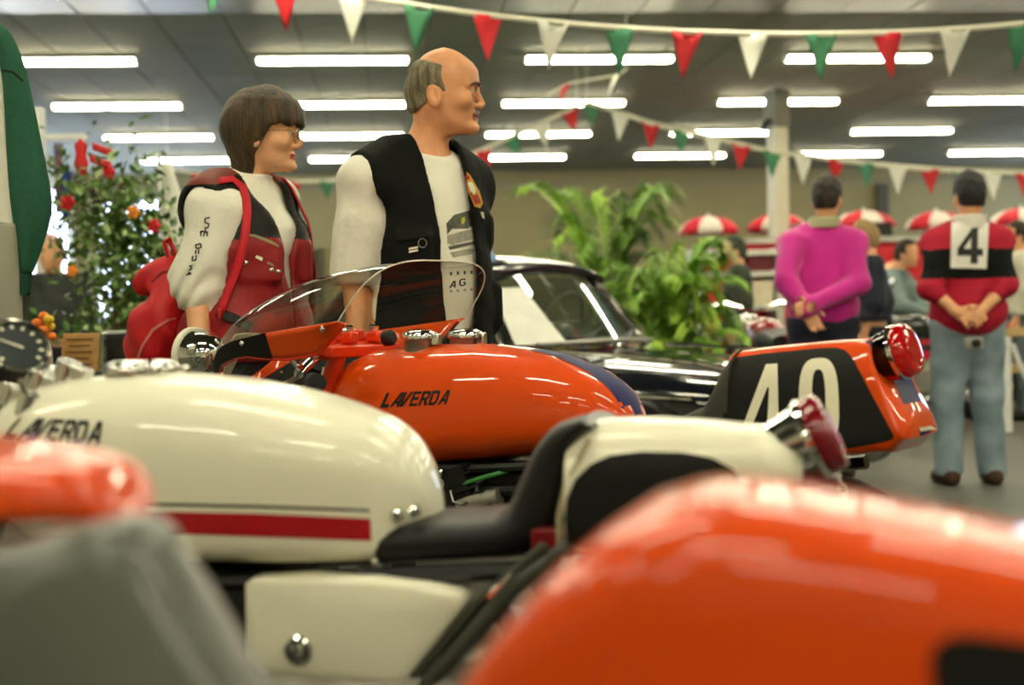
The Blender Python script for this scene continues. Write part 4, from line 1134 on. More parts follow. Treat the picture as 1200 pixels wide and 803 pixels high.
for ch, q in (('A', ((526, 330), (534, 329), (526, 338), (534, 337))), ('G', ((538, 327), (546, 326), (538, 336), (546, 335)))):
    qm = quad_map(*q); polys, holes = GLY[ch]
    fpx('print_letter', MF, sb, [[qm(u, v) for u, v in P_] for P_ in polys], INK, so, [[qm(u, v) for u, v in P_] for P_ in holes], 2.5)
# vest
VEST = mat('black_vest_cloth', (13, 14, 11), .8, spec=.2, var=.2, vscale=20, bump=.35, bscale=40)
def mvest(x, y, z):
    d = MBd.torso(x, y, z)-.034
    d = sm(d, ell3(x, y, z, (-.01, 0, .93), (.175, .215, .16)), .05)
    d = d+fold(x, y, z, .003, 26)
    d = sm(d, rbox(x, y, z, (.115, -.135, 1.145), (.03, .055, .05), .02, Rz(R(-48))), .015)          # chest pocket
    d = sm(d, rbox(x, y, z, (.085, .175, .985), (.03, .05, .07), .025, Rz(R(58))), .02)
    d = sm(d, rbox(x, y, z, (.085, .15, 1.20), (.025, .04, .045), .02, Rz(R(55))), .03)
    op = np.interp(z, [.8, .95, 1.1, 1.25, 1.38, 1.46], [.058, .060, .064, .066, .070, .078])
    d = smx(d, -np.maximum(np.abs(y+.004)-op, -(x-.015)), .008)
    arm0 = cone(x, y, z, (armR[0].x, armR[0].y-.025, armR[0].z-.02), (armR[1].x, armR[1].y-.02, armR[1].z-.2), .092, .10); d = smx(d, -arm0, .01)
    d = smx(d, -(y+.222), .012); d = smx(d, y-.225, .012)
    d = smx(d, -(MBd.neck(x, y, z)-.012), .008); d = smx(d, -ell3(x, y, z, (.055, 0, 1.46), (.065, .072, .11)), .01)
    d = np.maximum(d, z-1.49*S); d = np.maximum(d, -(z-.845))
    inner = MBd.torso(x, y, z)-.018
    return np.maximum(d, -inner)
vo, P, F = cloth('vest', mvest, (-.26, .30, -.34, .36, .83, 1.5), .0075, VEST, mroot)
vb = bvh_of(P, F)
# stitched patch on the chest, ring and tab on the pocket
GOLD, PRED, PBLU = mat('patch_gold', (186, 134, 40), .7), mat('patch_red', (150, 44, 26), .7), mat('patch_pale', (206, 206, 180), .7)
fpx('patch', MF, vb, [[(541, 206), (546, 201), (551, 205), (556, 214), (562, 224), (566, 238), (563, 244), (556, 242), (552, 232), (547, 222), (545, 213)]], GOLD, vo, lift=.003)
fpx('patch_emblem', MF, vb, [[(548, 214), (553, 213), (558, 222), (556, 228), (551, 223)]], PBLU, vo, lift=.0045)
fpx('patch_emblem', MF, vb, [[(552, 229), (560, 228), (564, 238), (557, 240)]], PRED, vo, lift=.0045)
fpx('patch_emblem', MF, vb, [[(543, 206), (549, 205), (551, 210), (546, 211)]], PRED, vo, lift=.0045)
fpx('pin', MF, vb, [[(563, 248), (567, 249), (568, 257), (565, 255)]], PBLU, vo, lift=.004)
fpx('label_tab', MF, vb, [[(479, 290.5), (490, 288.5), (490, 291), (479, 293)]], CREAM, vo, lift=.006)
fpx('label_tab', MF, vb, [[(479, 294), (490, 292), (490, 294.5), (479, 296.5)]], CREAM, vo, lift=.006)
o, v = MF.ray(495, 285); h = vb.ray_cast(o, v.normalized())
if h[0]:
    c_ = h[0]-v.normalized()*.006
    MB().tube([c_+Vector((.004*math.cos(t*pi/8), .011*math.cos(t*pi/8), .012*math.sin(t*pi/8))) for t in range(16)], .0015, 6, closed=True).build('ring', STEEL, vo)
fl_ = MB()
fpx('pocket_flap', MF, vb, [[(462, 268), (507, 262), (509, 276), (464, 283)]], mat('vest_flap_cloth', (18, 19, 16), .8, spec=.2), vo, lift=.006)
# trousers and shoes
def trous(B, ex=.016, top=.93, bot=.075, flare=.0):
    def f(x, y, z):
        d = np.maximum(B.torso(x, y, z)-ex, z-top)
        for i in (0, 1): d = sm(d, B.leg(x, y, z, i, ex+.004), .03)
        d = d+fold(x, y, z, .0025, 30)
        return np.maximum(np.maximum(d, z-top), -(z-bot))
    return f
def shoes(B, root, m, h=.01):
    for i in (0, 1):
        l = B.legs[i][2]
        cloth('shoe', lambda x, y, z: np.maximum(B.foot(x, y, z, i, .008), z-.10), (l[0]-.12, l[0]+.22, l[1]-.08, l[1]+.08, -.012, .12), h, m, root)
BLKT = mat('black_trouser_cloth', (22, 22, 21), .8)
cloth('trousers', trous(MBd, .02, .93*S), (-.2, .24, -.26, .26, .06, .95), .013, BLKT, mroot)
shoes(MBd, mroot, mat('black_shoe_leather', (20, 18, 16), .4))

# ------------------------------------------------------------------ woman with the red backpack
S = .94
WFg = Fig(288, 4.15, -28)
wh = WFg.L(306, 201, 4.13)
armR = [WFg.L(260, 250, 4.03), WFg.L(232, 334, 4.02), WFg.L(234, 425, 3.92), (.15, .05, -1), (1, .2, 0), .5, -1]
armL = std_arm(S, 1, .17)
WBd = Body(S, .160, .012, -.01, .012, (wh.x, wh.y, wh.z), R(26), R(2), .93, [armR, armL], std_legs(S, .09), bust=1)
wroot = empty('person', WFg.o, WFg.phi, 'woman with brown bob and glasses in red and black vest over white sweater', 'person')
body_mesh(WBd, wroot, WFg, .0036, .013, (-.26, .34), (-.40, .40), 1.68, [SKIN, LIPS], lipsel(WBd))
eyes(WBd, wroot)
HAIRW = mat('brown_bob_hair', (36, 27, 14), .45, col2=(86, 66, 36), vscale=40, stretch=(1, 1, .10), bump=.9, bscale=190)
def whair(x, y, z):
    a, b, c = WBd.hl(x, y, z)
    d = skull(a, b, c, .02)+np.maximum(.09-c, 0)
    vol = ell3(a, b, c, (-.012, 0, .145), (.118, .100, .118)); d = sm(d, vol, .02)
    nape = ell3(a, b, c, (-.046, 0, .055), (.052, .070, .10)); d = sm(d, nape, .03)
    d = d+.0013*np.sin(120*a+95*b+8*np.sin(14*c)+14*c)+.0008*np.sin(260*b+150*a+22*c)
    face = np.maximum(-(a-(.032+.55*np.clip(c-.13, 0, .06)+.16*np.clip(.075-c, -.03, .06))), c-(.134+.03*np.clip(1-np.abs(b)/.06, 0, 1)))
    d = smx(d, -np.maximum(-(a-(.048-.62*np.clip(.137-c, 0, .09))), c-(.139+.006*np.sin(130*b+60*a))), .007)        # open face below the fringe
    d = np.maximum(d, -(c+.020+.008*np.sin(95*a+120*b)-.3*np.clip(a+.03, 0, .1)))                                    # hair ends
    return smx(d, -(skull(a, b, c, -.004)), .004)
hp = wh
cloth('hair', whair, (hp.x-.17, hp.x+.16, hp.y-.15, hp.y+.15, hp.z-.04, hp.z+.28), .0045, HAIRW, wroot)
gl = MB()
for e in (-1, 1):
    gl.tube([(.122+.001*math.cos(t), e*(.034+.021*math.cos(t)), .114+.0165*math.sin(t)) for t in [2*pi*k/20 for k in range(20)]], .0011, 6, closed=True)
    gl.tube([(.120, e*.055, .119), (.09, e*.070, .120), (.0, e*.080, .116)], .0012, 6)
gl.tube([(.122, -.013, .117), (.125, 0, .120), (.122, .013, .117)], .0011, 6)
o = gl.build('glasses_frame', mat('gold_wire', (196, 172, 110), .2, metal=1), wroot); o.data.transform(T_head(WBd))
for e in (-1, 1):
    g2 = MB(); g2.lathe([(.0205, 0), (.0205, .0008)], (.1217, e*.034, .114), (1, 0, 0), 20); q = g2.build('spectacle_lens', glassy('spectacle_glass', (244, 246, 242), .10), o); q.data.transform(T_head(WBd))
def wsweater(x, y, z):
    d = WBd.torso(x, y, z)-.012; d = sm(d, WBd.arm(x, y, z, 1, .022), .03)
    a = WBd.arms[0]; dd = Vector(a[2])-Vector(a[1]); e = Vector(a[1])+dd*.15
    s_ = sm(cone(x, y, z, a[0], a[1], .086, .078), cone(x, y, z, a[1], e, .070, .052), .03)
    s_ = s_+.0045*np.sin(85*z+9*np.sin(14*x+11*y))*np.clip((a[1].z+.11-z)/.1, 0, 1)+fold(x, y, z, .0022, 30)
    d = sm(d, s_, .03)
    nk = WBd.neck(x, y, z)-.013; nk = np.maximum(nk, z-(wh.z-.014+.25*(x-wh.x))); d = sm(d, np.maximum(nk, -(z-1.28)), .02)
    d = np.maximum(d, -(z-min(.86, e.z)))
    low = np.maximum(WBd.torso(x, y, z)-.04, -(z-.90))
    return smx(d, -(WBd.neck(x, y, z)-.003), .003)
SWT = mat('white_sweatshirt', (238, 236, 222), .85, var=.03, vscale=12, bump=.5, bscale=18)
so, P, F = cloth('sweater', wsweater, (-.28, .28, -.38, .36, .80, 1.5), .0075, SWT, wroot)
sb = bvh_of(P, F)
def strokes(pts, t=1.6): return [_st(a, b, t) for a, b in zip(pts, pts[1:])]
marks = [[(246, 255), (240.5, 256), (240, 261), (244.5, 262), (244, 267), (239.5, 267)],
         [(236, 270), (235, 277)], [(234, 272.5), (239, 271)], [(241, 268), (238.5, 277)], [(239.5, 273), (243, 271.5), (242.5, 277)],
         [(229, 287), (235, 285.5), (236, 290), (230, 291.5), (229, 287)],
         [(229.5, 293), (229, 298)], [(233, 292), (232.5, 297.5)], [(226, 300), (225, 305.5)], [(230, 299), (229.5, 305), (225.5, 305.5)],
         [(226, 311), (222, 312), (225, 314.5), (221, 317)], [(220, 319), (224, 321), (218, 322)]]
for s_ in marks:
    for q in strokes(s_): fpx('sleeve_letter', WFg, sb, [q], INK, so, step=3, lift=.0025)
RV = mat('red_vest_leather', (146, 18, 26), .5, var=.15, vscale=12, bump=.35, bscale=36)
BV = mat('black_vest_leather', (18, 17, 15), .5, spec=.3, var=.2, vscale=14, bump=.35, bscale=36)
YK = mat('brown_red_yoke', (120, 54, 40), .6)
def wvest(x, y, z):
    d = WBd.torso(x, y, z)-.032; d = sm(d, ell3(x, y, z, (0, 0, .93), (.165, .20, .14)), .05); d = d+fold(x, y, z, .0028, 30)
    d = sm(d, rbox(x, y, z, (.125, -.10, 1.125), (.028, .065, .065), .018, Rz(R(-42))), .012)
    d = sm(d, rbox(x, y, z, (.125, .10, 1.125), (.028, .065, .065), .018, Rz(R(42))), .012)
    op = np.interp(z, [.8, 1.0, 1.15, 1.25, 1.40], [.004, .006, .018, .060, .10])
    d = smx(d, -np.maximum(np.abs(y+.0)-op, -(x-.02)), .008)
    a = WBd.arms[0]; d = smx(d, -cone(x, y, z, Vector(a[0])+Vector((0, -.03, -.015)), a[1], .082, .098), .008); d = smx(d, -(y+.196), .012)
    d = smx(d, -(WBd.neck(x, y, z)-.02), .008); d = smx(d, -ell3(x, y, z, (.09, 0, 1.37), (.085, .09, .12)), .01); d = np.maximum(d, -(z-.84)); d = np.maximum(d, z-1.395)
    return np.maximum(d, -(WBd.torso(x, y, z)-.018))
def vsel(x, y, z): return np.where(z > 1.18+.06*x, np.where((z > 1.34) & (x < .06), 2, 1), 0)
vo, P, F = cloth('vest', wvest, (-.24, .30, -.32, .32, .82, 1.45), .0075, [RV, BV, YK], wroot, vsel)
vb = bvh_of(P, F)
fpx('label_tab', WFg, vb, [[(301, 299), (308, 302), (307, 306), (299, 302)]], CREAM, vo, lift=.004)
fpx('label_tab', WFg, vb, [[(314, 306), (321, 310), (321, 313), (313, 309)]], mat('tab_grey', (150, 120, 100), .6), vo, lift=.004)
fpx('piping', WFg, vb, [[(283, 273), (300, 275), (318, 282), (327, 288), (327, 290), (316, 285), (299, 278), (283, 276)]], mat('olive_piping', (140, 132, 96), .6), vo, lift=.003)
for q in ((288, 308), (318, 316), (326, 318)):
    o, v = WFg.ray(*q); h = vb.ray_cast(o, v.normalized())
    if h[0]: screw(vo, h[0], -v.normalized(), .007, 'snap_button')
cloth('trousers', trous(WBd, .018, .92*S), (-.2, .24, -.26, .26, .06, .92), .013, mat('dark_trousers', (34, 34, 38), .8), wroot)
shoes(WBd, wroot, mat('black_shoe_leather', (20, 18, 16), .4))
# backpack, worn
RB = mat('red_nylon', (190, 12, 26), .55, var=.12, vscale=9, bump=.4, bscale=22)
bp_ = empty('backpack', WFg.o, WFg.phi, 'bright red nylon backpack hanging on the back of the woman in glasses', 'backpack')
c_ = WFg.L(188, 362, 4.20)
bk = WFg.L(206, 352, 4.22)
def bpack(x, y, z):
    u, v, t = x-bk.x, y-bk.y, z-bk.z
    w_ = np.interp(t, [-.25, -.15, 0, .1, .16], [.13, .135, .12, .10, .07]); dp = np.interp(t, [-.25, -.12, 0, .1, .16], [.105, .11, .085, .07, .05])
    g = (np.abs(u)/dp)**2.6+(np.abs(v)/w_)**2.6+(np.abs(t+.045)/.175)**4
    d = (g**(1/2.6)-1)*.08
    d = sm(d, ell3(x, y, z, (bk.x-.055, bk.y-.02, bk.z+.045), (.05, .09, .062)), .012)
    d = sm(d, ell3(x, y, z, (bk.x-.075, bk.y-.02, bk.z-.14), (.055, .095, .09)), .015)
    d = sm(d, ell3(x, y, z, (bk.x-.01, bk.y-.115, bk.z-.10), (.07, .04, .10)), .015)
    d = smx(d, -(np.abs(z-(bk.z+.015)-.12*(x-bk.x))-.004+.5*np.maximum(0, x-bk.x+.02)), .01)
    return d+fold(x, y, z, .0055, 21)+.003*np.sin(60*x+35*z)
pko, P, F = cloth('pack_body', bpack, (bk.x-.2, bk.x+.2, bk.y-.2, bk.y+.2, bk.z-.27, bk.z+.19), .0085, RB, bp_)
fpx('seam', WFg, bvh_of(P, F), [[(158, 425), (165, 405), (178, 385), (196, 374), (206, 372), (206, 374), (197, 376.5), (180, 388), (167.5, 407), (161, 425)]], mat('pale_seam', (214, 120, 110), .6), pko, lift=.002)
fpx('seam', WFg, bvh_of(P, F), [[(176, 330), (190, 318), (206, 316), (206, 318), (191, 320.5), (178, 332)]], mat('dark_red_seam', (120, 8, 18), .7), pko, lift=.002)
def strap(pts, w_=.026, m=None, name='strap', th=.005):
    P = resample([Vector(p) for p in pts], 26); b = MB(); rows = []
    for i, p in enumerate(P):
        t = (P[min(i+1, 25)]-P[max(i-1, 0)]).normalized(); n = (p-Vector((.0, -.02, p.z))); n.z = 0.15; n.normalize(); s_ = t.cross(n).normalized()
        rows.append([p-s_*w_/2, p, p+s_*w_/2])
    b.grid(rows); return b.build(name, m or mat('red_webbing', (196, 20, 34), .6, bump=.2, bscale=200), bp_, solid=th)
Lp = lambda px, py, d: WFg.L(px, py, d)
def snap(p, off=.008):
    h = vb.find_nearest(Vector(p)); return h[0]+h[1]*off if h[0] is not None else Vector(p)
def worn(px, py, off=.008):
    """the point of the vest or sweater seen there, lifted a little off the cloth"""
    o, v = WFg.ray(px, py); v = v.normalized(); c = [h for h in (vb.ray_cast(o, v), sb.ray_cast(o, v)) if h[0] is not None]
    h = min(c, key=lambda q: (q[0]-o).length) if c else None
    return h[0]-v*off if h else snap(Lp(px, py, 4.0), off)
packtop = Vector((bk.x+.045, bk.y-.05, bk.z+.105)); packtop2 = Vector((bk.x+.03, bk.y+.06, bk.z+.105))
# near strap: from the pack up the back, over the shoulder, down the front and under the arm
strap([packtop, snap(Lp(212, 290, 4.25)), snap(Lp(222, 258, 4.22)), snap(Lp(236, 228, 4.16)), worn(254, 213), worn(270, 208), worn(284, 217), worn(290, 240), worn(289, 262), worn(286, 285), worn(278, 315), worn(266, 345), worn(257, 370)], .024)
# far strap: over the other shoulder
strap([packtop2, Vector((bk.x+.03, bk.y+.07, bk.z+.15)), snap((-.16, .09, 1.22)), snap((-.15, .10, 1.32)), snap((-.04, .11, 1.42)), snap((.07, .11, 1.36)), snap((.15, .12, 1.24)), snap((.16, .15, 1.10)), snap((.10, .2, .98))], .024)
# grab loop standing up from the top of the pack
strap([Lp(203, 322, 4.19), Lp(197, 298, 4.19), Lp(193, 284, 4.19), Lp(199, 281, 4.19), Lp(205, 296, 4.19), Lp(210, 322, 4.19)], .022, name='grab_handle')
q = worn(258, 368, .012)
MB().box(q, (.035, .012, .03), Rz(R(-60))).build('buckle', mat('red_plastic', (170, 20, 30), .35), bp_, bevel=.004)
strap([worn(255, 366), worn(275, 374), worn(294, 384)], .03, mat('black_webbing', (26, 26, 24), .7), 'waist_strap')

# ------------------------------------------------------------------ men seen from behind
def head_hair(B, grow=.014, low=.055, top=1, front=.035):
    def f(x, y, z):
        a, b, c = B.hl(x, y, z)
        d = skull(a, b, c, grow)+.0025*np.sin(95*a+60*c)*np.sin(80*b)
        d = smx(d, (low+np.clip((a+.05)*.8, 0, .06))-c, .006)
        lim = np.where(c > .19, .085, front)
        d = smx(d, a-lim, .01)
        ear = ell3(a, np.abs(b), c, (.0, .083, .094), (.026, .022, .038)); return smx(d, -ear, .004)
    return f
def back_person(px, d, phi, S, name_label, head_px, hyaw, arms_px, hs, hairm, res=.010, lean=.0, belly=.02, sh=.19):
    F_ = Fig(px, d, phi, S); h = F_.L(head_px[0], head_px[1], d-.02+head_px[2])
    arms = []
    for e, pts in arms_px:
        q = [F_.L(*p) for p in pts[:3]]; dr = F_.L(*pts[3])-q[2]; th = Vector((0, 0, 1)) if len(pts) < 5 else F_.L(*pts[4])-q[2]
        arms.append([q[0], q[1], q[2], dr, th, .7, e])
    B = Body(S, sh, belly, .005, 0, (h.x, h.y, h.z), R(hyaw), 0, hs, arms, std_legs(S, .11), lean)
    root = empty('person', F_.o, F_.phi, name_label, 'person')
    P, F = surfnet(B.full, [axis(-.36, .34, .014, (h.x-.13, h.x+.15), .007), axis(-.42, .42, .014, (h.y-.11, h.y+.11), .007), axis(-.012, h.z+.28, .012)])
    np_mesh('body', P, F, [SKIN], root, None, 1)
    cloth('hair', head_hair(B), (h.x-.17, h.x+.17, h.y-.15, h.y+.15, h.z+.0, h.z+.30), .0075, hairm, root)
    return F_, B, root
# purple sweater
S = .97
hairp = mat('dark_curly_hair', (38, 28, 20), .6, var=.4, vscale=60, bump=.8, bscale=90)
PFg, PB, pr = back_person(963, 8.0, 82, S, 'man in magenta-purple sweater seen from behind, hands held behind his back', (969, 257, -.02), -16,
    [(-1, [(999, 287, 7.95), (1006, 333, 7.82), (951, 357, 7.72), (938, 362, 7.70)]),
     (1, [(929, 287, 7.95), (921, 330, 7.82), (944, 362, 7.74), (962, 392, 7.72)])], .98, hairp, lean=.10)
def sweater(B, ex=.022, wr=.95, hem=.84, neck_cut=.0, amp=.0035, sleeve=1.0):
    def f(x, y, z):
        d = B.torso(x, y, z)-ex
        d = sm(d, ell3(x, y, z, (-.012+B.lean*.1, 0, hem+.13), (.15+B.belly*.5, .19, .16)), .05)
        for i in (0, 1):
            a = B.arms[i]; w_ = Vector(a[1]).lerp(Vector(a[2]), sleeve)
            s_ = sm(cone(x, y, z, a[0], a[1], .074, .064), cone(x, y, z, a[1], w_, .062, .046), .025)
            d = sm(d, s_, .06)
        d = d+fold(x, y, z, amp, 30)
        nk = B.neck(x, y, z)-.014; d = sm(d, np.maximum(nk, z-(B.head[2]-.02+neck_cut)), .015)
        d = np.maximum(d, z-(B.head[2]-.012+neck_cut)); d = np.maximum(d, -(z-hem))
        return smx(d, -(B.neck(x, y, z)-.002), .003)
    return f
PUR = mat('magenta_wool', (202, 36, 146), .85, var=.08, vscale=10, bump=.3, bscale=60, sheen=.3)
cloth('sweater', sweater(PB, hem=.87), (-.34, .34, -.38, .38, .82, 1.56), .010, PUR, pr)
def collar(B, ex=.024, z0=-.05, z1=.012):
    def f(x, y, z):
        d = np.maximum(np.abs(B.neck(x, y, z)-ex)-.006, np.maximum(z-(B.head[2]+z1), -(z-(B.head[2]+z0)))); return d
    return f
cloth('shirt_collar', collar(PB), (-.2, .25, -.16, .16, PB.head[2]-.1, PB.head[2]+.06), .007, mat('pale_green_shirt', (196, 204, 160), .8), pr)
cloth('trousers', trous(PB, .024, .94*S), (-.26, .26, -.3, .3, .05, .96), .014, mat('navy_trousers', (38, 40, 56), .8, var=.15), pr)
shoes(PB, pr, mat('brown_shoe_leather', (64, 42, 26), .5), .011)
# red and black jersey with number 4
S = .955
RFg, RB_, rr = back_person(1133, 7.6, 90, S, 'man in red and black jersey with a black 4 on white, seen from behind', (1137, 255, -.02), 0,
    [(-1, [(1167, 287, 7.55), (1178, 335, 7.45), (1148, 366, 7.34), (1134, 374, 7.32)]),
     (1, [(1103, 287, 7.55), (1090, 338, 7.45), (1122, 366, 7.36), (1139, 373, 7.34)])], .98, mat('dark_short_hair', (24, 23, 24), .6, var=.4, vscale=60, bump=.6, bscale=90), belly=.03)
JR, JB = mat('red_jersey', (172, 8, 46), .8, var=.1, vscale=10, bump=.3, bscale=60), mat('black_jersey_band', (13, 16, 16), .8, var=.1, spec=.2)
zb0, zb1 = RFg.L(1135, 326, 7.45).z, RFg.L(1135, 292, 7.45).z
jo, P, F = cloth('jersey', sweater(RB_, hem=.80, amp=.0035, sleeve=.30), (-.34, .34, -.40, .40, .78, 1.54), .010, [JR, JB], rr, lambda x, y, z: ((z > zb0+.0) & (z < zb1)).astype(int))
jb = bvh_of(P, F)
fpx('number_patch', RFg, jb, [[(1115, 260), (1159, 260), (1156, 315), (1114, 314)]], mat('white_patch_cloth', (230, 228, 220), .8), jo, step=6, lift=.007)
qm = quad_map((1124, 267), (1152, 267), (1121, 309), (1152, 309)); P4, H4 = GLY['4']
fpx('number', RFg, jb, [[qm(u, v) for u, v in p] for p in P4], INK, jo, [[qm(u, v) for u, v in p] for p in H4], 4, .011)
cloth('shirt_collar', collar(RB_, .024, -.06, .014), (-.2, .25, -.16, .16, RB_.head[2]-.1, RB_.head[2]+.06), .007, mat('white_collar_cloth', (240, 238, 228), .8), rr)
JEAN = mat('faded_denim', (98, 116, 128), .85, col2=(158, 178, 190), vscale=4, bump=.3, bscale=80)
cloth('jeans', trous(RB_, .026, .93*S, .05), (-.26, .26, -.3, .3, .03, .96), .012, JEAN, rr)
shoes(RB_, rr, mat('brown_suede_shoe', (66, 44, 28), .8), .011)
# watch strap and the camera dangling from his hands
wq = RFg.L(1118, 360, 7.40)
hc = RFg.L(1141, 402, 7.30)
cm = empty('compact_camera', RFg.o+RFg.ex*hc.x+RFg.ey*hc.y+Vector((0, 0, hc.z)), RFg.phi, 'small silver camera dangling behind the back of the man with number 4', 'camera')
MB().box((0, 0, 0), (.035, .095, .06)).build('camera_body', mat('camera_silver', (170, 168, 160), .3, metal=.6), cm, bevel=.008)
MB().lathe([(.022, 0), (.022, .02), (.016, .022)], (-.017, -.005, -.002), (-1, 0, 0), 16).build('lens', RUBBER, cm)
MB().tube([(0, .04, .03), (.005, .03, .075), (.0, .015, .115), (0, -.01, .10), (0, -.03, .03)], .003, 6).build('wrist_strap', RUBBER, cm)

# ------------------------------------------------------------------ people further back, softly out of focus
def far_person(px, d, phi, S, label, top, topm, trm, hairm, hem=.86, pose='stand', dz=0.0, lean=.0, skirt=False, hat=None):
    F_ = Fig(px, d, phi, S)
    if pose == 'bend':
        h = Vector((.185, 0, 1.42*S)); lean = .42
        arms = [[(.12, e*.17*S, 1.30*S), (.22, e*.22, 1.06*S), (.42, e*.14, .98*S), (1, 0, -.2), (0, -e, .3), .5, e] for e in (-1, 1)]
    else:
        h = Vector((.012, 0, 1.49*S)); arms = [std_arm(S, e) for e in (-1, 1)]
    B = Body(S, .175, .01, 0, .01, tuple(h), 0, 0, .96*S**.5, arms, std_legs(S), lean)
    root = empty('person', F_.o, F_.phi, label, 'person')
    P, F = surfnet(B.full, [axis(-.3, .62 if pose == 'bend' else .34, .018), axis(-.4, .4, .018), axis(-.015, h.z+.28, .016)])
    np_mesh('body', P, F, [SKIN], root, None, 1)
    cloth('hair', head_hair(B, .016, .04), (h.x-.19, h.x+.19, -.17, .17, h.z-.02, h.z+.31), .012, hairm, root)
    cloth('coat' if skirt else 'sweater', sweater(B, hem=hem), (-.34, .62 if pose == 'bend' else .34, -.40, .40, hem-.03, 1.56*S+.1), .014, topm, root)
    cloth('trousers', trous(B, .024, .94*S), (-.26, .28, -.3, .3, .05, .97), .016, trm, root)
    shoes(B, root, mat('black_shoe_leather', (20, 18, 16), .4), .014)
    return root
GC = mat('grey_blue_knit', (120, 138, 138), .85, bump=.3, bscale=50); DKG = mat('dark_green_coat', (58, 64, 52), .85, bump=.3, bscale=50)
far_person(1036, 12.0, -35, .90, 'person in grey-blue sweater bending over beside the red stall', None, GC, mat('olive_trousers', (72, 78, 52), .85), mat('dark_short_hair2', (46, 38, 30), .7), pose='bend')
far_person(864, 12.0, 172, .90, 'person in long dark grey-green coat by the red shelves', None, DKG, mat('charcoal_trousers', (30, 30, 30), .85), DKG, hem=.62, skirt=True)
far_person(1197, 11.7, 160, .94, 'person in pale shirt and grey jeans behind the wooden barrier', None, mat('pale_shirt', (206, 204, 186), .85), mat('grey_jeans', (96, 108, 116), .85), mat('dark_short_hair2', (46, 38, 30), .7))
far_person(1017, 9.6, 170, .88, 'person in dark navy clothes half hidden by the purple sweater', None, mat('navy_jacket', (32, 36, 52), .85), mat('navy_jeans', (34, 38, 52), .85), mat('fair_hair', (150, 126, 84), .7))
far_person(62, 9.0, -100, .86, 'person in dark jacket standing beside the leafy ficus', None, mat('dark_jacket', (44, 48, 46), .8), mat('charcoal_trousers', (30, 30, 30), .85), mat('pinkish_cap', (206, 160, 150), .7))


# ------------------------------------------------------------------ racing jacket hung up on a stand
GGR, GWH, GGY = mat('dark_green_cloth', (30, 84, 62), .85, var=.06, vscale=60, bump=.3, bscale=150), mat('off_white_cloth', (222, 220, 206), .85, bump=.2, bscale=30), mat('stone_grey_cloth', (150, 148, 132), .85)
JD = 3.2
jo_ = at(-30, 401, JD); JO = Vector((jo_.x, jo_.y, 0))
jk = empty('racing_jacket', JO, 0, 'green and white jacket hanging with empty green sleeve on a stand', 'jacket')
Jl = lambda px, py, d=JD: at(px, py, d)-JO
rows = []
def sleeve_rings(spec, d=JD, flat=.5, n=20):
    rg = []
    for (xl, xr, y) in spec:
        a, b = Jl(xl, y, d), Jl(xr, y, d); c = (a+b)/2; w_ = (b.x-a.x)/2
        rg.append([c+Vector((w_*math.cos(2*pi*k/n), w_*flat*math.sin(2*pi*k/n)+.006*math.sin(3*y*.01+k), .004*math.sin(k*1.3+y*.05))) for k in range(n)])
    return rg
spec = [(-40, -20, 20), (-30, 4, 30), (-18, 14, 42), (-6, 24, 62), (0, 32, 85), (3, 40, 120), (6, 48, 160), (9, 56, 200), (12, 62, 238), (15, 59, 258), (17, 52, 285), (20, 43, 310), (21, 39, 322)]
MB().loft(sleeve_rings(spec)).build('sleeve', GGR, jk, sub=1, angle=180)
MB().loft(sleeve_rings([(22, 38, 320), (22, 38, 345)])).build('cuff', mat('ribbed_green', (24, 70, 54), .85, bump=.6, bscale=120, wave='Z'), jk)
bs = [(-90, -60, 20), (-150, -12, 40), (-190, 2, 80), (-200, 8, 130), (-205, 13, 200), (-208, 17, 270), (-212, 21, 335), (-212, 22, 345)]
MB().loft(sleeve_rings(bs, JD+.0, .30, 28), cap=False).build('torso', GWH, jk, sub=1, angle=180, solid=.006)
MB().loft(sleeve_rings([(-212, 20, 262), (-216, 23, 300), (-220, 26, 345), (-220, 26, 420)], JD-.0, .34, 28), cap=False).build('lower_panel', GGY, jk, sub=1, angle=180, solid=.006)
MB().loft(sleeve_rings([(-190-b_, -190-a_, y_) for a_, b_, y_ in spec])).build('sleeve', GGR, jk, sub=1, angle=180)
MB().loft(sleeve_rings([(-228, -212, 320), (-228, -212, 345)])).build('cuff', MATS['ribbed_green'], jk)
MB().tube([Jl(2, 82, JD-.058), Jl(15, 84, JD-.055), Jl(27, 95, JD-.035)], .003, 6).build('seam', mat('seam_dark', (14, 34, 28), .8), jk)
sd = empty('coat_stand', JO+Vector((-.13, .02, 0)), 0, 'black pole stand carrying the green and white jacket', 'coat stand')
zt = Jl(-70, 12).z
MB().tube([(0, -.02, .02), (0, -.02, zt-.03)], .012, 10).build('pole', FRAMEB, sd)
MB().lathe([(.2, 0), (.2, .012), (.03, .03)], (0, 0, 0), (0, 0, 1), 28).build('base', FRAMEB, sd)
MB().tube([(-.115, -.02, zt-.085), (0, -.02, zt-.045), (.115, -.02, zt-.085)], .010, 8).build('cross_arm', FRAMEB, sd)

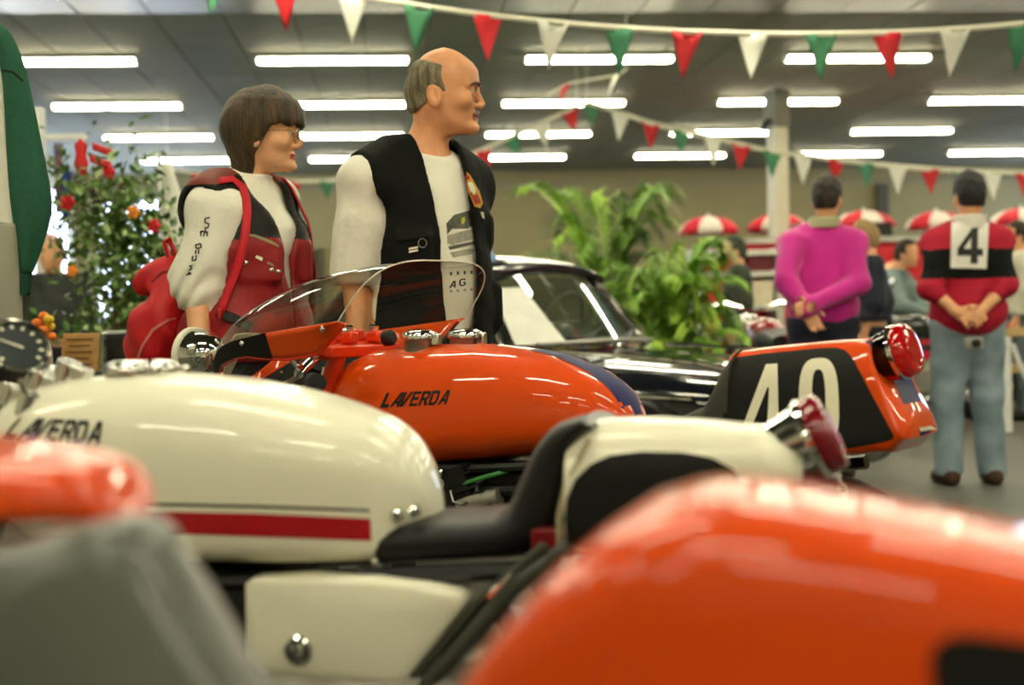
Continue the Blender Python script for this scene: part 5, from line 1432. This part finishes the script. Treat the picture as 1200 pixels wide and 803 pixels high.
# ================================================================== cars
def make_car(origin, rz, label, paint, frame_m, aerial=False, paper=False):
    r = empty('car', origin, rz, label, 'car')
    bodyx = [-2.05, -2.0, -1.85, -1.5, -1.0, -.5, .0, .32, .5, .9, 1.3, 1.6, 1.74, 1.78]
    ztop = [.62, .70, .76, .79, .80, .79, .775, .765, .755, .735, .70, .65, .58, .52]
    half = [.50, .60, .68, .73, .75, .75, .75, .75, .75, .74, .71, .65, .57, .50]
    rings = []
    for x, zt, hw_ in zip(bodyx, ztop, half):
        rings.append(sring(x, 0, hw_, zt, .22, 3.6, 40, .55, None, 5))
    MB().loft(rings).build('body', paint, r, angle=70)
    # wheel arches are filled by the wheels
    for x in (-1.25, 1.12):
        for s in (-1, 1):
            w_ = MB(); w_.lathe([(.17, -.08), (.27, -.085), (.285, -.05), (.285, .05), (.27, .085), (.17, .08)], (x, s*.69, .285), (0, 1, 0), 28)
            wo = w_.build('wheel', RUBBER, r); MB().lathe([(.17, 0), (.16, .02), (.08, .03), (.02, .035)], (x, s*.775, .285), (0, s, 0), 20).build('hub_cap', CHROME, wo)
    # greenhouse: roof, pillars, glass
    bx0, bx1, tx0, tx1 = .34, -1.35, .02, -.85; hb, ht, zb_, zr = .62, .50, .765, 1.19
    roof = []
    for x, dz, k in ((tx0+.02, -.03, .98), (tx0-.05, .0, 1), (tx0-.3, .035, 1.02), (tx1+.2, .03, 1.0), (tx1, -.02, .96)):
        roof.append([Vector((x, ht*k*u*1.04, zr+dz+.035*(1-u*u)-.03*abs(u)**6)) for u in np.linspace(-1, 1, 13)])
    MB().grid(roof).build('roof', paint, r, solid=.035)
    def wsp(u, v):   # windscreen, bowed
        hw_ = hb+(ht-hb)*v; return Vector((bx0+(tx0-bx0)*v-.10*u*u*(1-.3*v)+.03*v*(1-v), hw_*u, zb_+.01+(zr-zb_-.02)*v+.02*(1-u*u)*v))
    MB().grid([[wsp(u, v) for u in np.linspace(-1, 1, 17)] for v in np.linspace(0, 1, 7)]).build('windscreen', glassy('car_glass', (205, 214, 214), .2), r)
    fr_ = MB(); loop = [wsp(u, 1) for u in np.linspace(-1, 1, 15)]+[wsp(1, v) for v in np.linspace(.9, 0, 8)]+[wsp(u, 0) for u in np.linspace(.9, -1, 15)]+[wsp(-1, v) for v in np.linspace(.1, .9, 8)]
    fr_.tube(loop, .016, 8, closed=True); fr_.build('windscreen_frame', frame_m, r)
    for s in (-1, 1):
        p = MB(); p.tube([wsp(s, 0)+Vector((-.03, 0, 0)), wsp(s, 1)+Vector((-.03, 0, 0))], .022, 8); p.build('pillar', paint, r); MB().tube([(bx1+.1, s*hb, zb_), (tx1, s*ht, zr)], .05, 8).build('pillar', paint, r)
        MB().add([wsp(s, .05)+Vector((-.06, 0, 0)), wsp(s, .95)+Vector((-.06, 0, 0)), (tx1+.05, s*ht, zr-.02), (bx1+.18, s*hb, zb_)], [(0, 1, 2, 3)]).build('side_window', glassy('car_glass', (205, 214, 214), .2), r, smooth=False)
        MB().lathe([(.085, 0), (.09, .02), (.075, .03), (.03, .045), (.001, .048)], (1.70, s*.48, .56), (1, 0, .1), 20).build('headlight', CHROME, r)
        wi = MB(); q0 = wsp(-.45 if s < 0 else .15, .0)+Vector((.06, 0, .01)); q1 = wsp((-.45 if s < 0 else .15)+.55, .16)+Vector((.03, 0, .01)); wi.tube([q0, q1], .007, 6); wi.tube([q0+Vector((.0, .12, .005)), q1+Vector((0, .05, .03))], .009, 6); wi.build('wiper', FRAMEB, r)
        st = MB(); st.tube([(.4, s*.56, .775), (.9, s*.56, .757), (1.3, s*.53, .722), (1.6, s*.46, .66)], .010, 6); st.build('bonnet_trim', CHROME, r)
        MB().tube([(-1.8, s*.755, .58), (0, s*.765, .60), (1.4, s*.715, .57)], .010, 6).build('side_trim', CHROME, r)
    MB().tube([(-.55, -.52, 1.0), (.1, -.5, .985)], .001, 4).build('door_seam', FRAMEB, r)
    rw = MB(); rw.add([(tx1-.02, -ht*.9, zr-.03), (tx1-.02, ht*.9, zr-.03), (bx1, hb*.9, zb_), (bx1, -hb*.9, zb_)], [(0, 1, 2, 3)]); rw.build('rear_window', glassy('car_glass', (205, 214, 214), .2), r, smooth=False)
    ds = MB(); ds.box((.16, 0, .79), (.24, 1.15, .07)); ds.build('dashboard', mat('dash_black', (18, 18, 18), .5), r, bevel=.02)
    for s in (-.33, .33):
        se = MB(); se.box((-.5, s, .55), (.48, .46, .16)); se.box((-.74, s, .80), (.13, .46, .44), Matrix.Rotation(-.2, 3, 'Y')); se.build('front_seat', mat('car_seat', (70, 62, 56), .7), r, bevel=.04)
    swh = MB(); swh.tube([Vector((-.13+.07*math.sin(t), .33+.18*math.cos(t), .90+.17*math.sin(t))) for t in [2*pi*k/24 for k in range(24)]], .012, 8, closed=True); swh.tube([(-.13, .16, .9), (-.13, .5, .9)], .008, 6); swh.build('steering_wheel', mat('cream_bakelite', (210, 200, 176), .4), r)
    bpm = MB(); bpm.tube([(1.68, -.66, .40), (1.84, -.45, .40), (1.88, 0, .40), (1.84, .45, .40), (1.68, .66, .40)], .035, 10); bpm.build('bumper', CHROME, r)
    MB().tube([(.36, -.5, .80), (.42, 0, .81), (.36, .5, .80)], .012, 8).build('scuttle_vent', STEEL, r)
    if aerial:
        a0 = wsp(-.55, 1)+Vector((-.1, 0, .04)); a1 = a0+Vector((-.10, -.02, .15)); ao = MB().tube([a0, a1], [.022, .014], 8).build('aerial', mat('pale_blue_rod', (120, 150, 206), .4), r)
        MB().ell(a1, (.03, .03, .03), 12, 8).build('knob', mat('white_knob', (232, 230, 220), .4), ao)
    return r, wsp
PSC = R(-40)
NAVY = mat('navy_car_paint', (14, 17, 26), .15, coat=1.0, var=.05)
far = at(757, 407, 8.0); fl_c = Matrix.Rotation(PSC, 3, 'Z') @ Vector((.24, .62, 0))
car1, wsp1 = make_car(Vector((far.x-fl_c.x, far.y-fl_c.y, 0)), PSC, 'black-blue vintage coupe with chrome windscreen frame behind the orange motorcycle', NAVY, CHROME, True)
TEAL = mat('pale_teal_car_paint', (132, 182, 186), .2, coat=.8)
f2 = at(575, 401, 14.3)
make_car(Vector((f2.x, f2.y, 0)), R(-28), 'pale teal vintage car parked behind the green palm', TEAL, WHITEP)
# sheet of paper behind the windscreen
cm_ = Matrix.Translation(car1.location) @ Matrix.Rotation(PSC, 4, 'Z')
pa = MB(); pts = [cm_ @ (wsp1(u, v)+Vector((.05, 0, .01))) for u, v in ((-.95, .04), (-.42, .04), (-.62, .74), (-.98, .74))]
pc = sum(pts, Vector())/4
pa.add([p-pc for p in pts], [(0, 1, 2, 3)]); o = pa.build('paper_sign', mat('white_paper', (240, 240, 232), .8), None, smooth=False, solid=.003, loc=pc)
tag(o, 'white sheet of paper propped on the windscreen of the dark coupe', 'paper sign')

# ================================================================== plants
def leaf_mat(n, a, b): return mat(n, a, .45, col2=b, vscale=5, ior=1.4)
def palm_frond(rnd, base, az, h, reach, wl, droop, nl=20):
    """one frond: stalk and leaflets as one mesh"""
    b = MB(); d = Vector((math.cos(az), math.sin(az), 0)); sdv = Vector((-d.y, d.x, 0)); pts = []
    for i in range(15):
        t = i/14; pts.append(base+d*(reach*t**1.5)+Vector((0, 0, h*math.sin(min(1.0, t*1.0)*pi/2*1.08)-droop*max(0, t-.55)**1.6*2.2)))
    b.tube(pts, [.010*(1-.8*i/14)+.002 for i in range(15)], 5)
    for i in range(nl):
        t = .38+.62*i/nl; k = t*14; i0 = min(13, int(k)); p = pts[i0].lerp(pts[i0+1], k-i0); tg = (pts[i0+1]-pts[i0]).normalized()
        for s in (-1, 1):
            L_ = wl*(.55+.45*math.sin(pi*(t-.3)/.75))*rnd.uniform(.85, 1.1)
            dr = (sdv*s*.8+tg*.75+Vector((0, 0, rnd.uniform(-.1, .25)))).normalized(); wv = dr.cross(Vector((0, 0, 1))); wv = (wv.normalized() if wv.length > .1 else d)*.011
            m1 = p+dr*L_*.5+Vector((0, 0, .01)); e = p+dr*L_+Vector((0, 0, -.16*L_-.05*rnd.random()))
            b.add([p, m1-wv, e, m1+wv], [(0, 1, 2, 3)])
    return b
def palm(loc, label, n, hmax, reach, gm, seed, wl=.26, low=.35):
    rnd = random.Random(seed); r = empty('potted_palm', loc, 0, label, 'plant', 'palms by the cars')
    MB().lathe([(.16, 0), (.21, .30), (.225, .31), (.225, .35), (.20, .35), (.20, .30)], (0, 0, 0), (0, 0, 1), 24).build('pot', mat('terracotta_dark', (92, 62, 44), .7), r)
    MB().lathe([(.2, .32), (.001, .33)], (0, 0, 0), (0, 0, 1), 20).build('soil', mat('potting_soil', (44, 34, 26), .9), r)
    for k in range(n):
        az = 2*pi*k/n*2.4+rnd.uniform(-.3, .3); f = low+(1-low)*rnd.random()**.8
        p = Vector((rnd.uniform(-.06, .06), rnd.uniform(-.06, .06), .32))
        palm_frond(rnd, p, az, hmax*f, reach*rnd.uniform(.5, 1.1)*(1.15-.45*f), wl, .35*rnd.random(), 30).build('frond', gm[k % len(gm)], r, smooth=False)
    return r
PG = [leaf_mat('palm_green', (132, 184, 48), (180, 214, 90)), leaf_mat('palm_mid_green', (96, 150, 44), (150, 186, 76))]
PD = [leaf_mat('palm_dark_green', (56, 88, 34), (104, 136, 58)), leaf_mat('palm_dull_green', (90, 132, 46), (140, 174, 80))]  # two deeper leaf greens, dealt out frond by frond
g1 = at(792, 401, 9.7); palm(Vector((g1.x, g1.y, 0)), 'bright green bushy areca palm beside the white pillar and red shelves', 46, 1.15, .62, PG, 3, .24, .3)
g2 = at(712, 401, 11.6); palm(Vector((g2.x, g2.y, 0)), 'tall palm with darker lower fronds rising behind the dark coupe', 26, 1.72, .95, PD+PG, 9, .32, .5)
# ficus with small leaves
def ficus(loc, label, H, rx, seed, n=2600):
    rnd = random.Random(seed); r = empty('potted_ficus', loc, 0, label, 'plant')
    MB().lathe([(.15, 0), (.2, .34), (.215, .36), (.19, .36)], (0, 0, 0), (0, 0, 1), 24).build('pot', mat('dark_pot', (52, 48, 44), .6), r)
    tr = MB(); tr.tube([(0, 0, .3), (.02, 0, .7), (-.01, .01, 1.1), (.02, 0, H*.8)], [.022, .02, .017, .01], 8)
    tips = []
    for k in range(26):
        z0 = rnd.uniform(.75, H*.85); az = rnd.uniform(0, 2*pi); rr = rx*rnd.uniform(.5, 1)
        e = Vector((rr*math.cos(az), rr*math.sin(az), z0+rnd.uniform(.0, .35))); tr.tube([(0, 0, z0), (e*.5)+Vector((0, 0, z0*.5+.08)), e], [.009, .006, .003], 5); tips.append((Vector((0, 0, z0)), e))
    tr.build('trunk', mat('ficus_bark', (110, 96, 74), .8), r)
    b = MB(); gm = [leaf_mat('ficus_leaf', (54, 90, 38), (104, 136, 64)), leaf_mat('ficus_leaf_pale', (118, 150, 84), (176, 192, 136))]
    for k in range(n):
        a, e = rnd.choice(tips); t = rnd.uniform(.25, 1.15); p = a.lerp(e, t)+Vector((rnd.gauss(0, .07), rnd.gauss(0, .07), rnd.gauss(-.05, .13)))
        if p.z < .62: continue
        L_ = rnd.uniform(.045, .075); az = rnd.uniform(0, 2*pi); d = Vector((math.cos(az), math.sin(az), rnd.uniform(-1.3, -.1))).normalized(); s = d.cross(Vector((rnd.gauss(0, 1), rnd.gauss(0, 1), 1))).normalized()*L_*.24
        b.add([p, p+d*L_*.45+s, p+d*L_, p+d*L_*.45-s], [(0, 1, 2, 3)], 0 if rnd.random() < .72 else 1)
    tag(b.build('foliage', gm, r, smooth=False), kind='stuff'); return r
fp = at(137, 401, 6.6); ficus(Vector((fp.x, fp.y, 0)), 'leafy potted ficus tree hung with red and orange paper flowers', 1.78, .30, 5)
def paper_flower(px, py, d, c, label, s=.05):
    p = at(px, py, d); b = MB()
    for k in range(5):
        a = 2*pi*k/5; b.ell((s*.6*math.cos(a), -.01, s*.6*math.sin(a)), (s*.45, .012, s*.5), 10, 6)
    b.ell((0, -.018, 0), (s*.3, .014, s*.3), 10, 6)
    o = b.build('paper_flower', c, None, loc=p); tag(o, label, 'paper flower', 'paper flowers in the ficus')
PFR, PFO = mat('red_paper', (200, 26, 32), .6), mat('orange_paper', (226, 140, 40), .6)
for q in ((80, 238, PFR, 'red paper flower low beside the blue scarf in the ficus', .034), (128, 202, PFR, 'small red paper flower high in the crown of the ficus', .03), (157, 249, PFO, 'orange paper flower on the backpack side of the ficus', .03), (181, 265, PFR, 'red paper flower in the ficus branches closest to the backpack', .03), (85, 318, PFO, 'orange paper flower among low ficus leaves', .028)):
    paper_flower(q[0], q[1], 6.35, q[2], q[3], q[4])
rb = MB(); p0 = at(95, 182, 6.5); rb.loft([[Vector((w_*math.cos(2*pi*k/10), .012*math.sin(2*pi*k/10), z)) for k in range(10)] for w_, z in ((.004, .075), (.03, .05), (.024, 0), (.034, -.04), (.016, -.09))]); o = rb.build('paper_lantern', PFR, None, loc=p0); tag(o, 'long red paper lantern at the top of the ficus', 'lantern')
for k, (px, py, l_) in enumerate(((121, 176, 'wide red ribbon tied on top of the ficus'), (118, 190, 'short red ribbon under the wide one in the ficus'))):
    p = at(px, py, 6.5); b = MB(); b.grid([[Vector((.05*u, .01*math.sin(4*u), .018*v-.02*u)) for u in (-1, -.5, 0, .5, 1)] for v in (-1, 0, 1)]); tag(b.build('ribbon', PFR, None, loc=p, solid=.003), l_, 'ribbon', 'red ribbons in the ficus')

# ================================================================== left background
POSTW = mat('white_post_enamel', (222, 224, 222), .5)
bpz = at(52, 401, 9.6); ps = empty('display_post', (bpz.x, bpz.y, 0), 0, 'white post with cross arm behind the hanging green sleeve', 'post')
MB().box((0, 0, 1.2), (.075, .075, 2.4)).build('pole', POSTW, ps, smooth=False, bevel=.008)
MB().box((.14, 0, 2.2), (.36, .04, .04)).build('cross_arm', POSTW, ps, smooth=False)
MB().box((0, 0, .01), (.4, .4, .02)).build('base', POSTW, ps, smooth=False)
def scarf(px0, px1, y0, y1, d, m, label, m2=None):
    a, b = at(px0, y0, d), at(px1, y0, d); c = at((px0+px1)/2, y1, d); o = (a+b)/2; rows = []
    for i in range(10):
        t = i/9; z = a.z+(c.z-a.z)*t-o.z
        rows.append([Vector(((b.x-a.x)*(u/6-.5)*(1-.25*t)+(c.x-o.x)*t, .02*math.sin(u*1.7+t*2), z)) for u in range(7)])
    q = MB(); q.grid(rows); e = q.build('scarf', m, None, solid=.006, loc=o); tag(e, label, 'scarf', 'scarves hanging by the white post')
scarf(63, 74, 168, 250, 9.55, mat('red_orange_scarf', (176, 92, 70), .8, col2=(70, 90, 150), vscale=9), 'reddish striped scarf hanging from the white post')
scarf(70, 84, 200, 262, 9.4, mat('blue_scarf', (40, 58, 128), .8), 'dark blue scarf hanging beside the ficus')
# white banner on a pole
wbp = at(203, 401, 8.4); ban = empty('banner', (wbp.x, wbp.y, 0), 0, 'white feather banner standing behind the ficus near the backpack', 'banner')
zt = at(195, 190, 8.4).z; zb_ = at(205, 330, 8.4).z; xl = at(186, 190, 8.4).x-wbp.x
MB().tube([(xl, 0, 0), (xl, 0, zt+.02)], .014, 8).build('pole', POSTW, ban)
rows = []
for i in range(14):
    t = i/13; w_ = (.07+.12*min(1, t*1.5)+.02*t); z = zt-(zt-zb_)*t
    rows.append([Vector((xl+w_*u/6, .02*math.sin(u+4*t), z)) for u in range(7)])
q = MB(); q.grid(rows); q.build('cloth', mat('white_banner_cloth', (226, 226, 214), .8), ban, solid=.003)
MB().lathe([(.15, 0), (.15, .02), (.02, .04)], (xl, 0, 0), (0, 0, 1), 20).build('base', POSTW, ban)
# display table with plaque and bits
tz = at(100, 437, 5.0).z; tp = at(98, 437, 5.0); TB = mat('table_black_cloth', (26, 27, 26), .8)
tab = empty('display_table', (tp.x, tp.y+.18, 0), 0, 'dark display table carrying the wooden plaque beside the white motorcycle', 'table')
MB().box((0, 0, tz-.02), (.62, .40, .04)).build('table_top', TB, tab, smooth=False, bevel=.006)
for x in (-.28, .28):
    for y in (-.17, .17): MB().box((x, y, (tz-.04)/2), (.035, .035, tz-.04)).build('leg', FRAMEB, tab, smooth=False)
def on_table(px, py, d): p = at(px, py, d); return Vector((p.x, p.y, tz))
sc_ = 5.0/1667
pl = empty('wooden_plaque', on_table(96, 436, 5.0), R(-12), 'wooden plaque with engraved lines in a clear stand', 'plaque')
WOODP = mat('plaque_wood', (190, 148, 88), .5, col2=(168, 124, 66), vscale=12, stretch=(1, 1, 6))
MB().box((0, 0, .072), (.145, .02, .135), Matrix.Rotation(R(-10), 3, 'X')).build('board', WOODP, pl, bevel=.004)
for k in range(5):
    MB().box((-.002, -.012+.0, .03+.022*k), (.10-.02*(k % 2), .004, .005), Matrix.Rotation(R(-10), 3, 'X')).build('engraved_line', mat('engraving', (120, 84, 44), .7), pl, smooth=False)
    pl.children[-1].location = (0, -.0035+.0039*(k-2), 0)
MB().box((.083, .004, .07), (.018, .035, .14)).build('clear_stand', glassy('acrylic', (226, 236, 236), .2), pl, bevel=.003)
bxo = empty('storage_box', on_table(146, 436, 5.15), R(8), 'black box with pale lid edge on the display table', 'box')
MB().box((0, 0, .065), (.125, .14, .13)).build('body', mat('black_box', (24, 26, 26), .45), bxo, bevel=.006)
MB().box((0, 0, .138), (.132, .147, .014)).build('lid', mat('pale_lid', (176, 184, 180), .35), bxo, bevel=.004)
vs_ = empty('flower_vase', on_table(53, 436, 5.0), 0, 'small pale vase with orange and yellow flowers on the display table', 'vase')
MB().lathe([(.022, 0), (.028, .03), (.024, .08), (.016, .10), (.02, .115)], (0, 0, 0), (0, 0, 1), 20).build('vase', mat('pale_vase', (206, 196, 176), .4), vs_)
for k in range(7):
    a = k*2.4; p = Vector((.024*math.cos(a), .02*math.sin(a), .13+.012*k)); b = MB(); b.tube([(0, 0, .1), p], .002, 4); b.ell(p, (.02, .02, .016), 10, 6); b.build('flower', (mat('orange_petal', (226, 120, 30), .6), mat('yellow_petal', (220, 186, 50), .6))[k % 2], vs_)

# ================================================================== right background
RED = mat('red_stall_paint', (206, 22, 40), .5); SHW = mat('white_shelf', (212, 210, 198), .5)
sp = at(862, 401, 13.4); sh = empty('shelf_unit', (sp.x, sp.y, 0), PSI, 'red shelving unit with white boards left of the white column', 'shelf')
zt = at(862, 292, 13.4).z; hw_ = 48*13.4/1667
for s in (-1, 1): MB().box((s*hw_, 0, zt/2), (.06, .4, zt)).build('upright', SHW, sh, smooth=False)
MB().box((0, .19, zt/2), (2*hw_, .02, zt)).build('back_panel', RED, sh, smooth=False)
for y in (297, 322, 361, 395): MB().box((0, 0, at(862, y, 13.4).z), (2*hw_, .4, .05)).build('shelf_board', SHW, sh, smooth=False)
for k, (px, py, c) in enumerate(((838, 310, RED), (838, 343, RED), (838, 379, RED), (888, 345, mat('cream_carton', (220, 208, 178), .7)), (888, 308, mat('maroon_carton', (96, 24, 30), .6)))):
    zc_ = {310: 322, 343: 361, 379: 395, 345: 361, 308: 322}[py]
    hc_ = {322: .135, 361: .225, 395: .19}[zc_]; ps_ = at(862, zc_, 13.4)          # each fits its bay, standing on the board
    wp = Vector((sp.x, sp.y, 0))+Matrix.Rotation(PSI, 3, 'Z') @ Vector(((px-862)*13.4/1667*.98, -.02, 0))
    b = MB(); b.box((0, 0, hc_/2), (.24, .3, hc_)); o = b.build('carton', c, None, bevel=.01, loc=(wp.x, wp.y, ps_.z+.0255), rz=PSI)
    tag(o, ('red carton on the upper board of the red shelving', 'red carton on the middle board of the red shelving', 'red carton on the bottom board of the red shelving', 'cream carton on the middle board beside the column', 'maroon carton on the upper board beside the column')[k], 'carton', 'cartons on the red shelving')
# red stall counter
cp_ = at(1050, 401, 15.0); ct = empty('market_stall', (cp_.x, cp_.y, 0), PSI, 'red market stall with white band and dark openings under the parasols', 'stall')
zt = at(1050, 262, 15.0).z
MB().box((0, 0, zt/2-.1), (3.4, .7, zt-.2)).build('counter', RED, ct, smooth=False, bevel=.02)
MB().box((0, -.36, zt*.62), (3.42, .03, .12)).build('white_band', SHW, ct, smooth=False)
MB().box((0, -.02, zt-.18), (3.5, .8, .05)).build('counter_top', SHW, ct, smooth=False)
for k in range(3):
    b = MB(); b.box((0, 0, .08), (.22, .2, .16)); p = Vector((-1.0+.8*k, -.1, zt-.155)); wp = Matrix.Translation(ct.location) @ Matrix.Rotation(PSI, 4, 'Z') @ p
    tag(b.build('parts_box', (mat('grey_box', (96, 96, 90), .6), mat('dark_box', (36, 36, 34), .6), SHW)[k % 3], None, bevel=.01, loc=wp, rz=PSI), ('grey parts box on the red market stall counter', 'dark parts box on the red market stall counter', 'white parts box on the red market stall counter')[k % 3], 'box', 'boxes on the stall counter')
# parasols
def parasol(px, py, d, rpx, label, rot):
    p = at(px, py, d); r_ = rpx*d/1667; r = empty('parasol', (p.x, p.y, 0), rot, label, 'parasol', 'red and white parasols')
    pw_ = mat('white_parasol_cloth', (226, 220, 210), .7); prd = mat('red_parasol_cloth', (200, 16, 46), .7)
    h_ = r_*.55; zt = p.z+h_*.55; zb = p.z-h_*.45
    MB().tube([(0, 0, .03), (0, 0, zt+.04)], .016, 8).build('pole', POSTW, r)
    MB().lathe([(.2, 0), (.2, .04), (.03, .07)], (0, 0, 0), (0, 0, 1), 20).build('base', mat('concrete_base', (120, 118, 108), .8), r)
    for k in range(8):
        rows = []
        for i in range(6):
            t = i/5; rr = r_*math.sin(t*pi/2*.98); z = zb+(zt-zb)*math.cos(t*pi/2)
            rows.append([Vector((rr*math.cos(2*pi*(k+u/4)/8)*(1-.05*math.sin(pi*u/4)*t), rr*math.sin(2*pi*(k+u/4)/8)*(1-.05*math.sin(pi*u/4)*t), z)) for u in range(5)])
        MB().grid(rows).build('canopy_panel', (prd, pw_)[k % 2], r, solid=.004)
for q in ((830, 265, 37, 'red and white parasol showing through the palm leaves', .25), (911, 262, 37, 'red and white parasol cut across by the white column', .0), (1012, 258, 37, 'red parasol with broad white panel next to the purple sweater', .38), (1097, 259, 37, 'red and white parasol half behind the man with number 4', .2), (1196, 255, 37, 'red and white parasol on the barrier side of the man with number 4', .3)):
    parasol(q[0], q[1], 17.5, q[2], q[3], q[4]+PSI)
# wooden barrier with white posts and rope
bp0 = at(1178, 401, 10.6); ba = empty('barrier', (bp0.x, bp0.y, 0), 0, 'wooden barrier rail on white posts with hanging white rope', 'barrier')
z1 = at(1178, 394, 10.6).z; z2 = at(1178, 432, 10.6).z; WD = mat('pale_timber', (196, 170, 116), .6, col2=(176, 146, 96), vscale=6, stretch=(1, 8, 8))
for x in (0, 1.1): MB().box((x, 0, z1/2), (.07, .07, z1)).build('post', POSTW, ba, smooth=False, bevel=.005)
MB().box((.55, 0, z1+.03), (1.3, .09, .06)).build('rail', WD, ba, smooth=False, bevel=.005)
MB().box((.55, .05, z2), (1.2, .03, .07)).build('rail', WD, ba, smooth=False, bevel=.005)
MB().tube([(.03+.05*t+.02*t*t*.3, -.06, z1-.06-.52*(1-(1-t/6)**2)) for t in range(7)], .02, 8).build('rope', POSTW, ba)
# two more motorcycles in the background
def small_bike(px, d, rz, label, paint):
    p = at(px, 401, d); r = empty('motorcycle', (p.x, p.y, 0), rz, label, 'motorcycle', 'motorcycles on show')
    chassis(r)
    xs_ = cosp(-.36, .22, 16); MB().loft([sring(x, 0, .13*(1-abs((x+.07)/.29)**3)**.5+.004, .72+.17*(1-abs((x+.07)/.295)**2.4)**.5, .68, 2.6, 24, .4) for x in xs_]).build('fuel_tank', paint, r)
    body(list(np.linspace(.18, .78, 14)), lambda x: .80+.02*math.sin((x-.2)*8), lambda x: .68, lambda x: .12, 3, .5, 24).build('saddle', VINYL, r)
    MB().tube([(-.36, -.36, .98), (-.40, -.2, 1.0), (-.44, 0, .93), (-.40, .2, 1.0), (-.36, .36, .98)], .013, 8).build('handlebar', CHROME, r)
    MB().lathe([(.003, .08), (.05, .06), (.075, .02), (.08, 0), (.08, -.03), (.06, -.045), (.001, -.055)], (-.58, 0, .85), (1, 0, 0), 24).build('headlight', CHROME, r)
    for s in (-1, 1):
        m_ = MB(); m_.tube([(-.38, s*.3, .99), (-.40, s*.38, 1.10)], .006, 6); m_.ell((-.40, s*.38, 1.13), (.012, .05, .04), 14, 8); m_.build('mirror', CHROME, r)
    MB().lathe([(.02, 0), (.04, .02), (.045, .04), (.03, .05)], (.80, 0, .76), (1, 0, .2), 16).build('rear_light', LENS, r)
small_bike(1070, 11.3, R(15), 'dark motorcycle with chrome bars behind the orange tail, near the grey sweater', mat('dark_green_paint', (20, 30, 26), .2, coat=.8))
small_bike(897, 10.2, R(-88), 'red motorcycle parked by the red shelving and white column', mat('deep_red_paint', (150, 14, 22), .2, coat=.8))
# white plastic chain hanging from the white motorcycle's tail
ch = empty('plastic_chain', at(974, 540, 2.3), 0, 'white plastic chain hanging below the white motorcycle rear light', 'chain'); c0 = ch.location.copy()
pts = [at(974, 540, 2.3), at(982, 558, 2.34), at(990, 582, 2.38), at(1002, 610, 2.42), at(1030, 650, 2.46)]; pts = resample(pts, 11)
for k in range(10):
    a, b = pts[k], pts[k+1]; c = (a+b)/2-c0; t = (b-a).normalized(); L_ = (b-a).length*.66
    u_ = t.cross(Vector((0, 1, 0))).normalized() if k % 2 else t.cross(Vector((1, .3, 0))).normalized()
    lp = [c+t*(L_*math.cos(x))+u_*(.0058*math.sin(x)) for x in [2*pi*j/14 for j in range(14)]]
    MB().tube(lp, .0026, 6, closed=True).build('link', mat('red_plastic', (170, 20, 30), .35) if k == 5 else mat('white_plastic', (236, 234, 226), .4), ch)
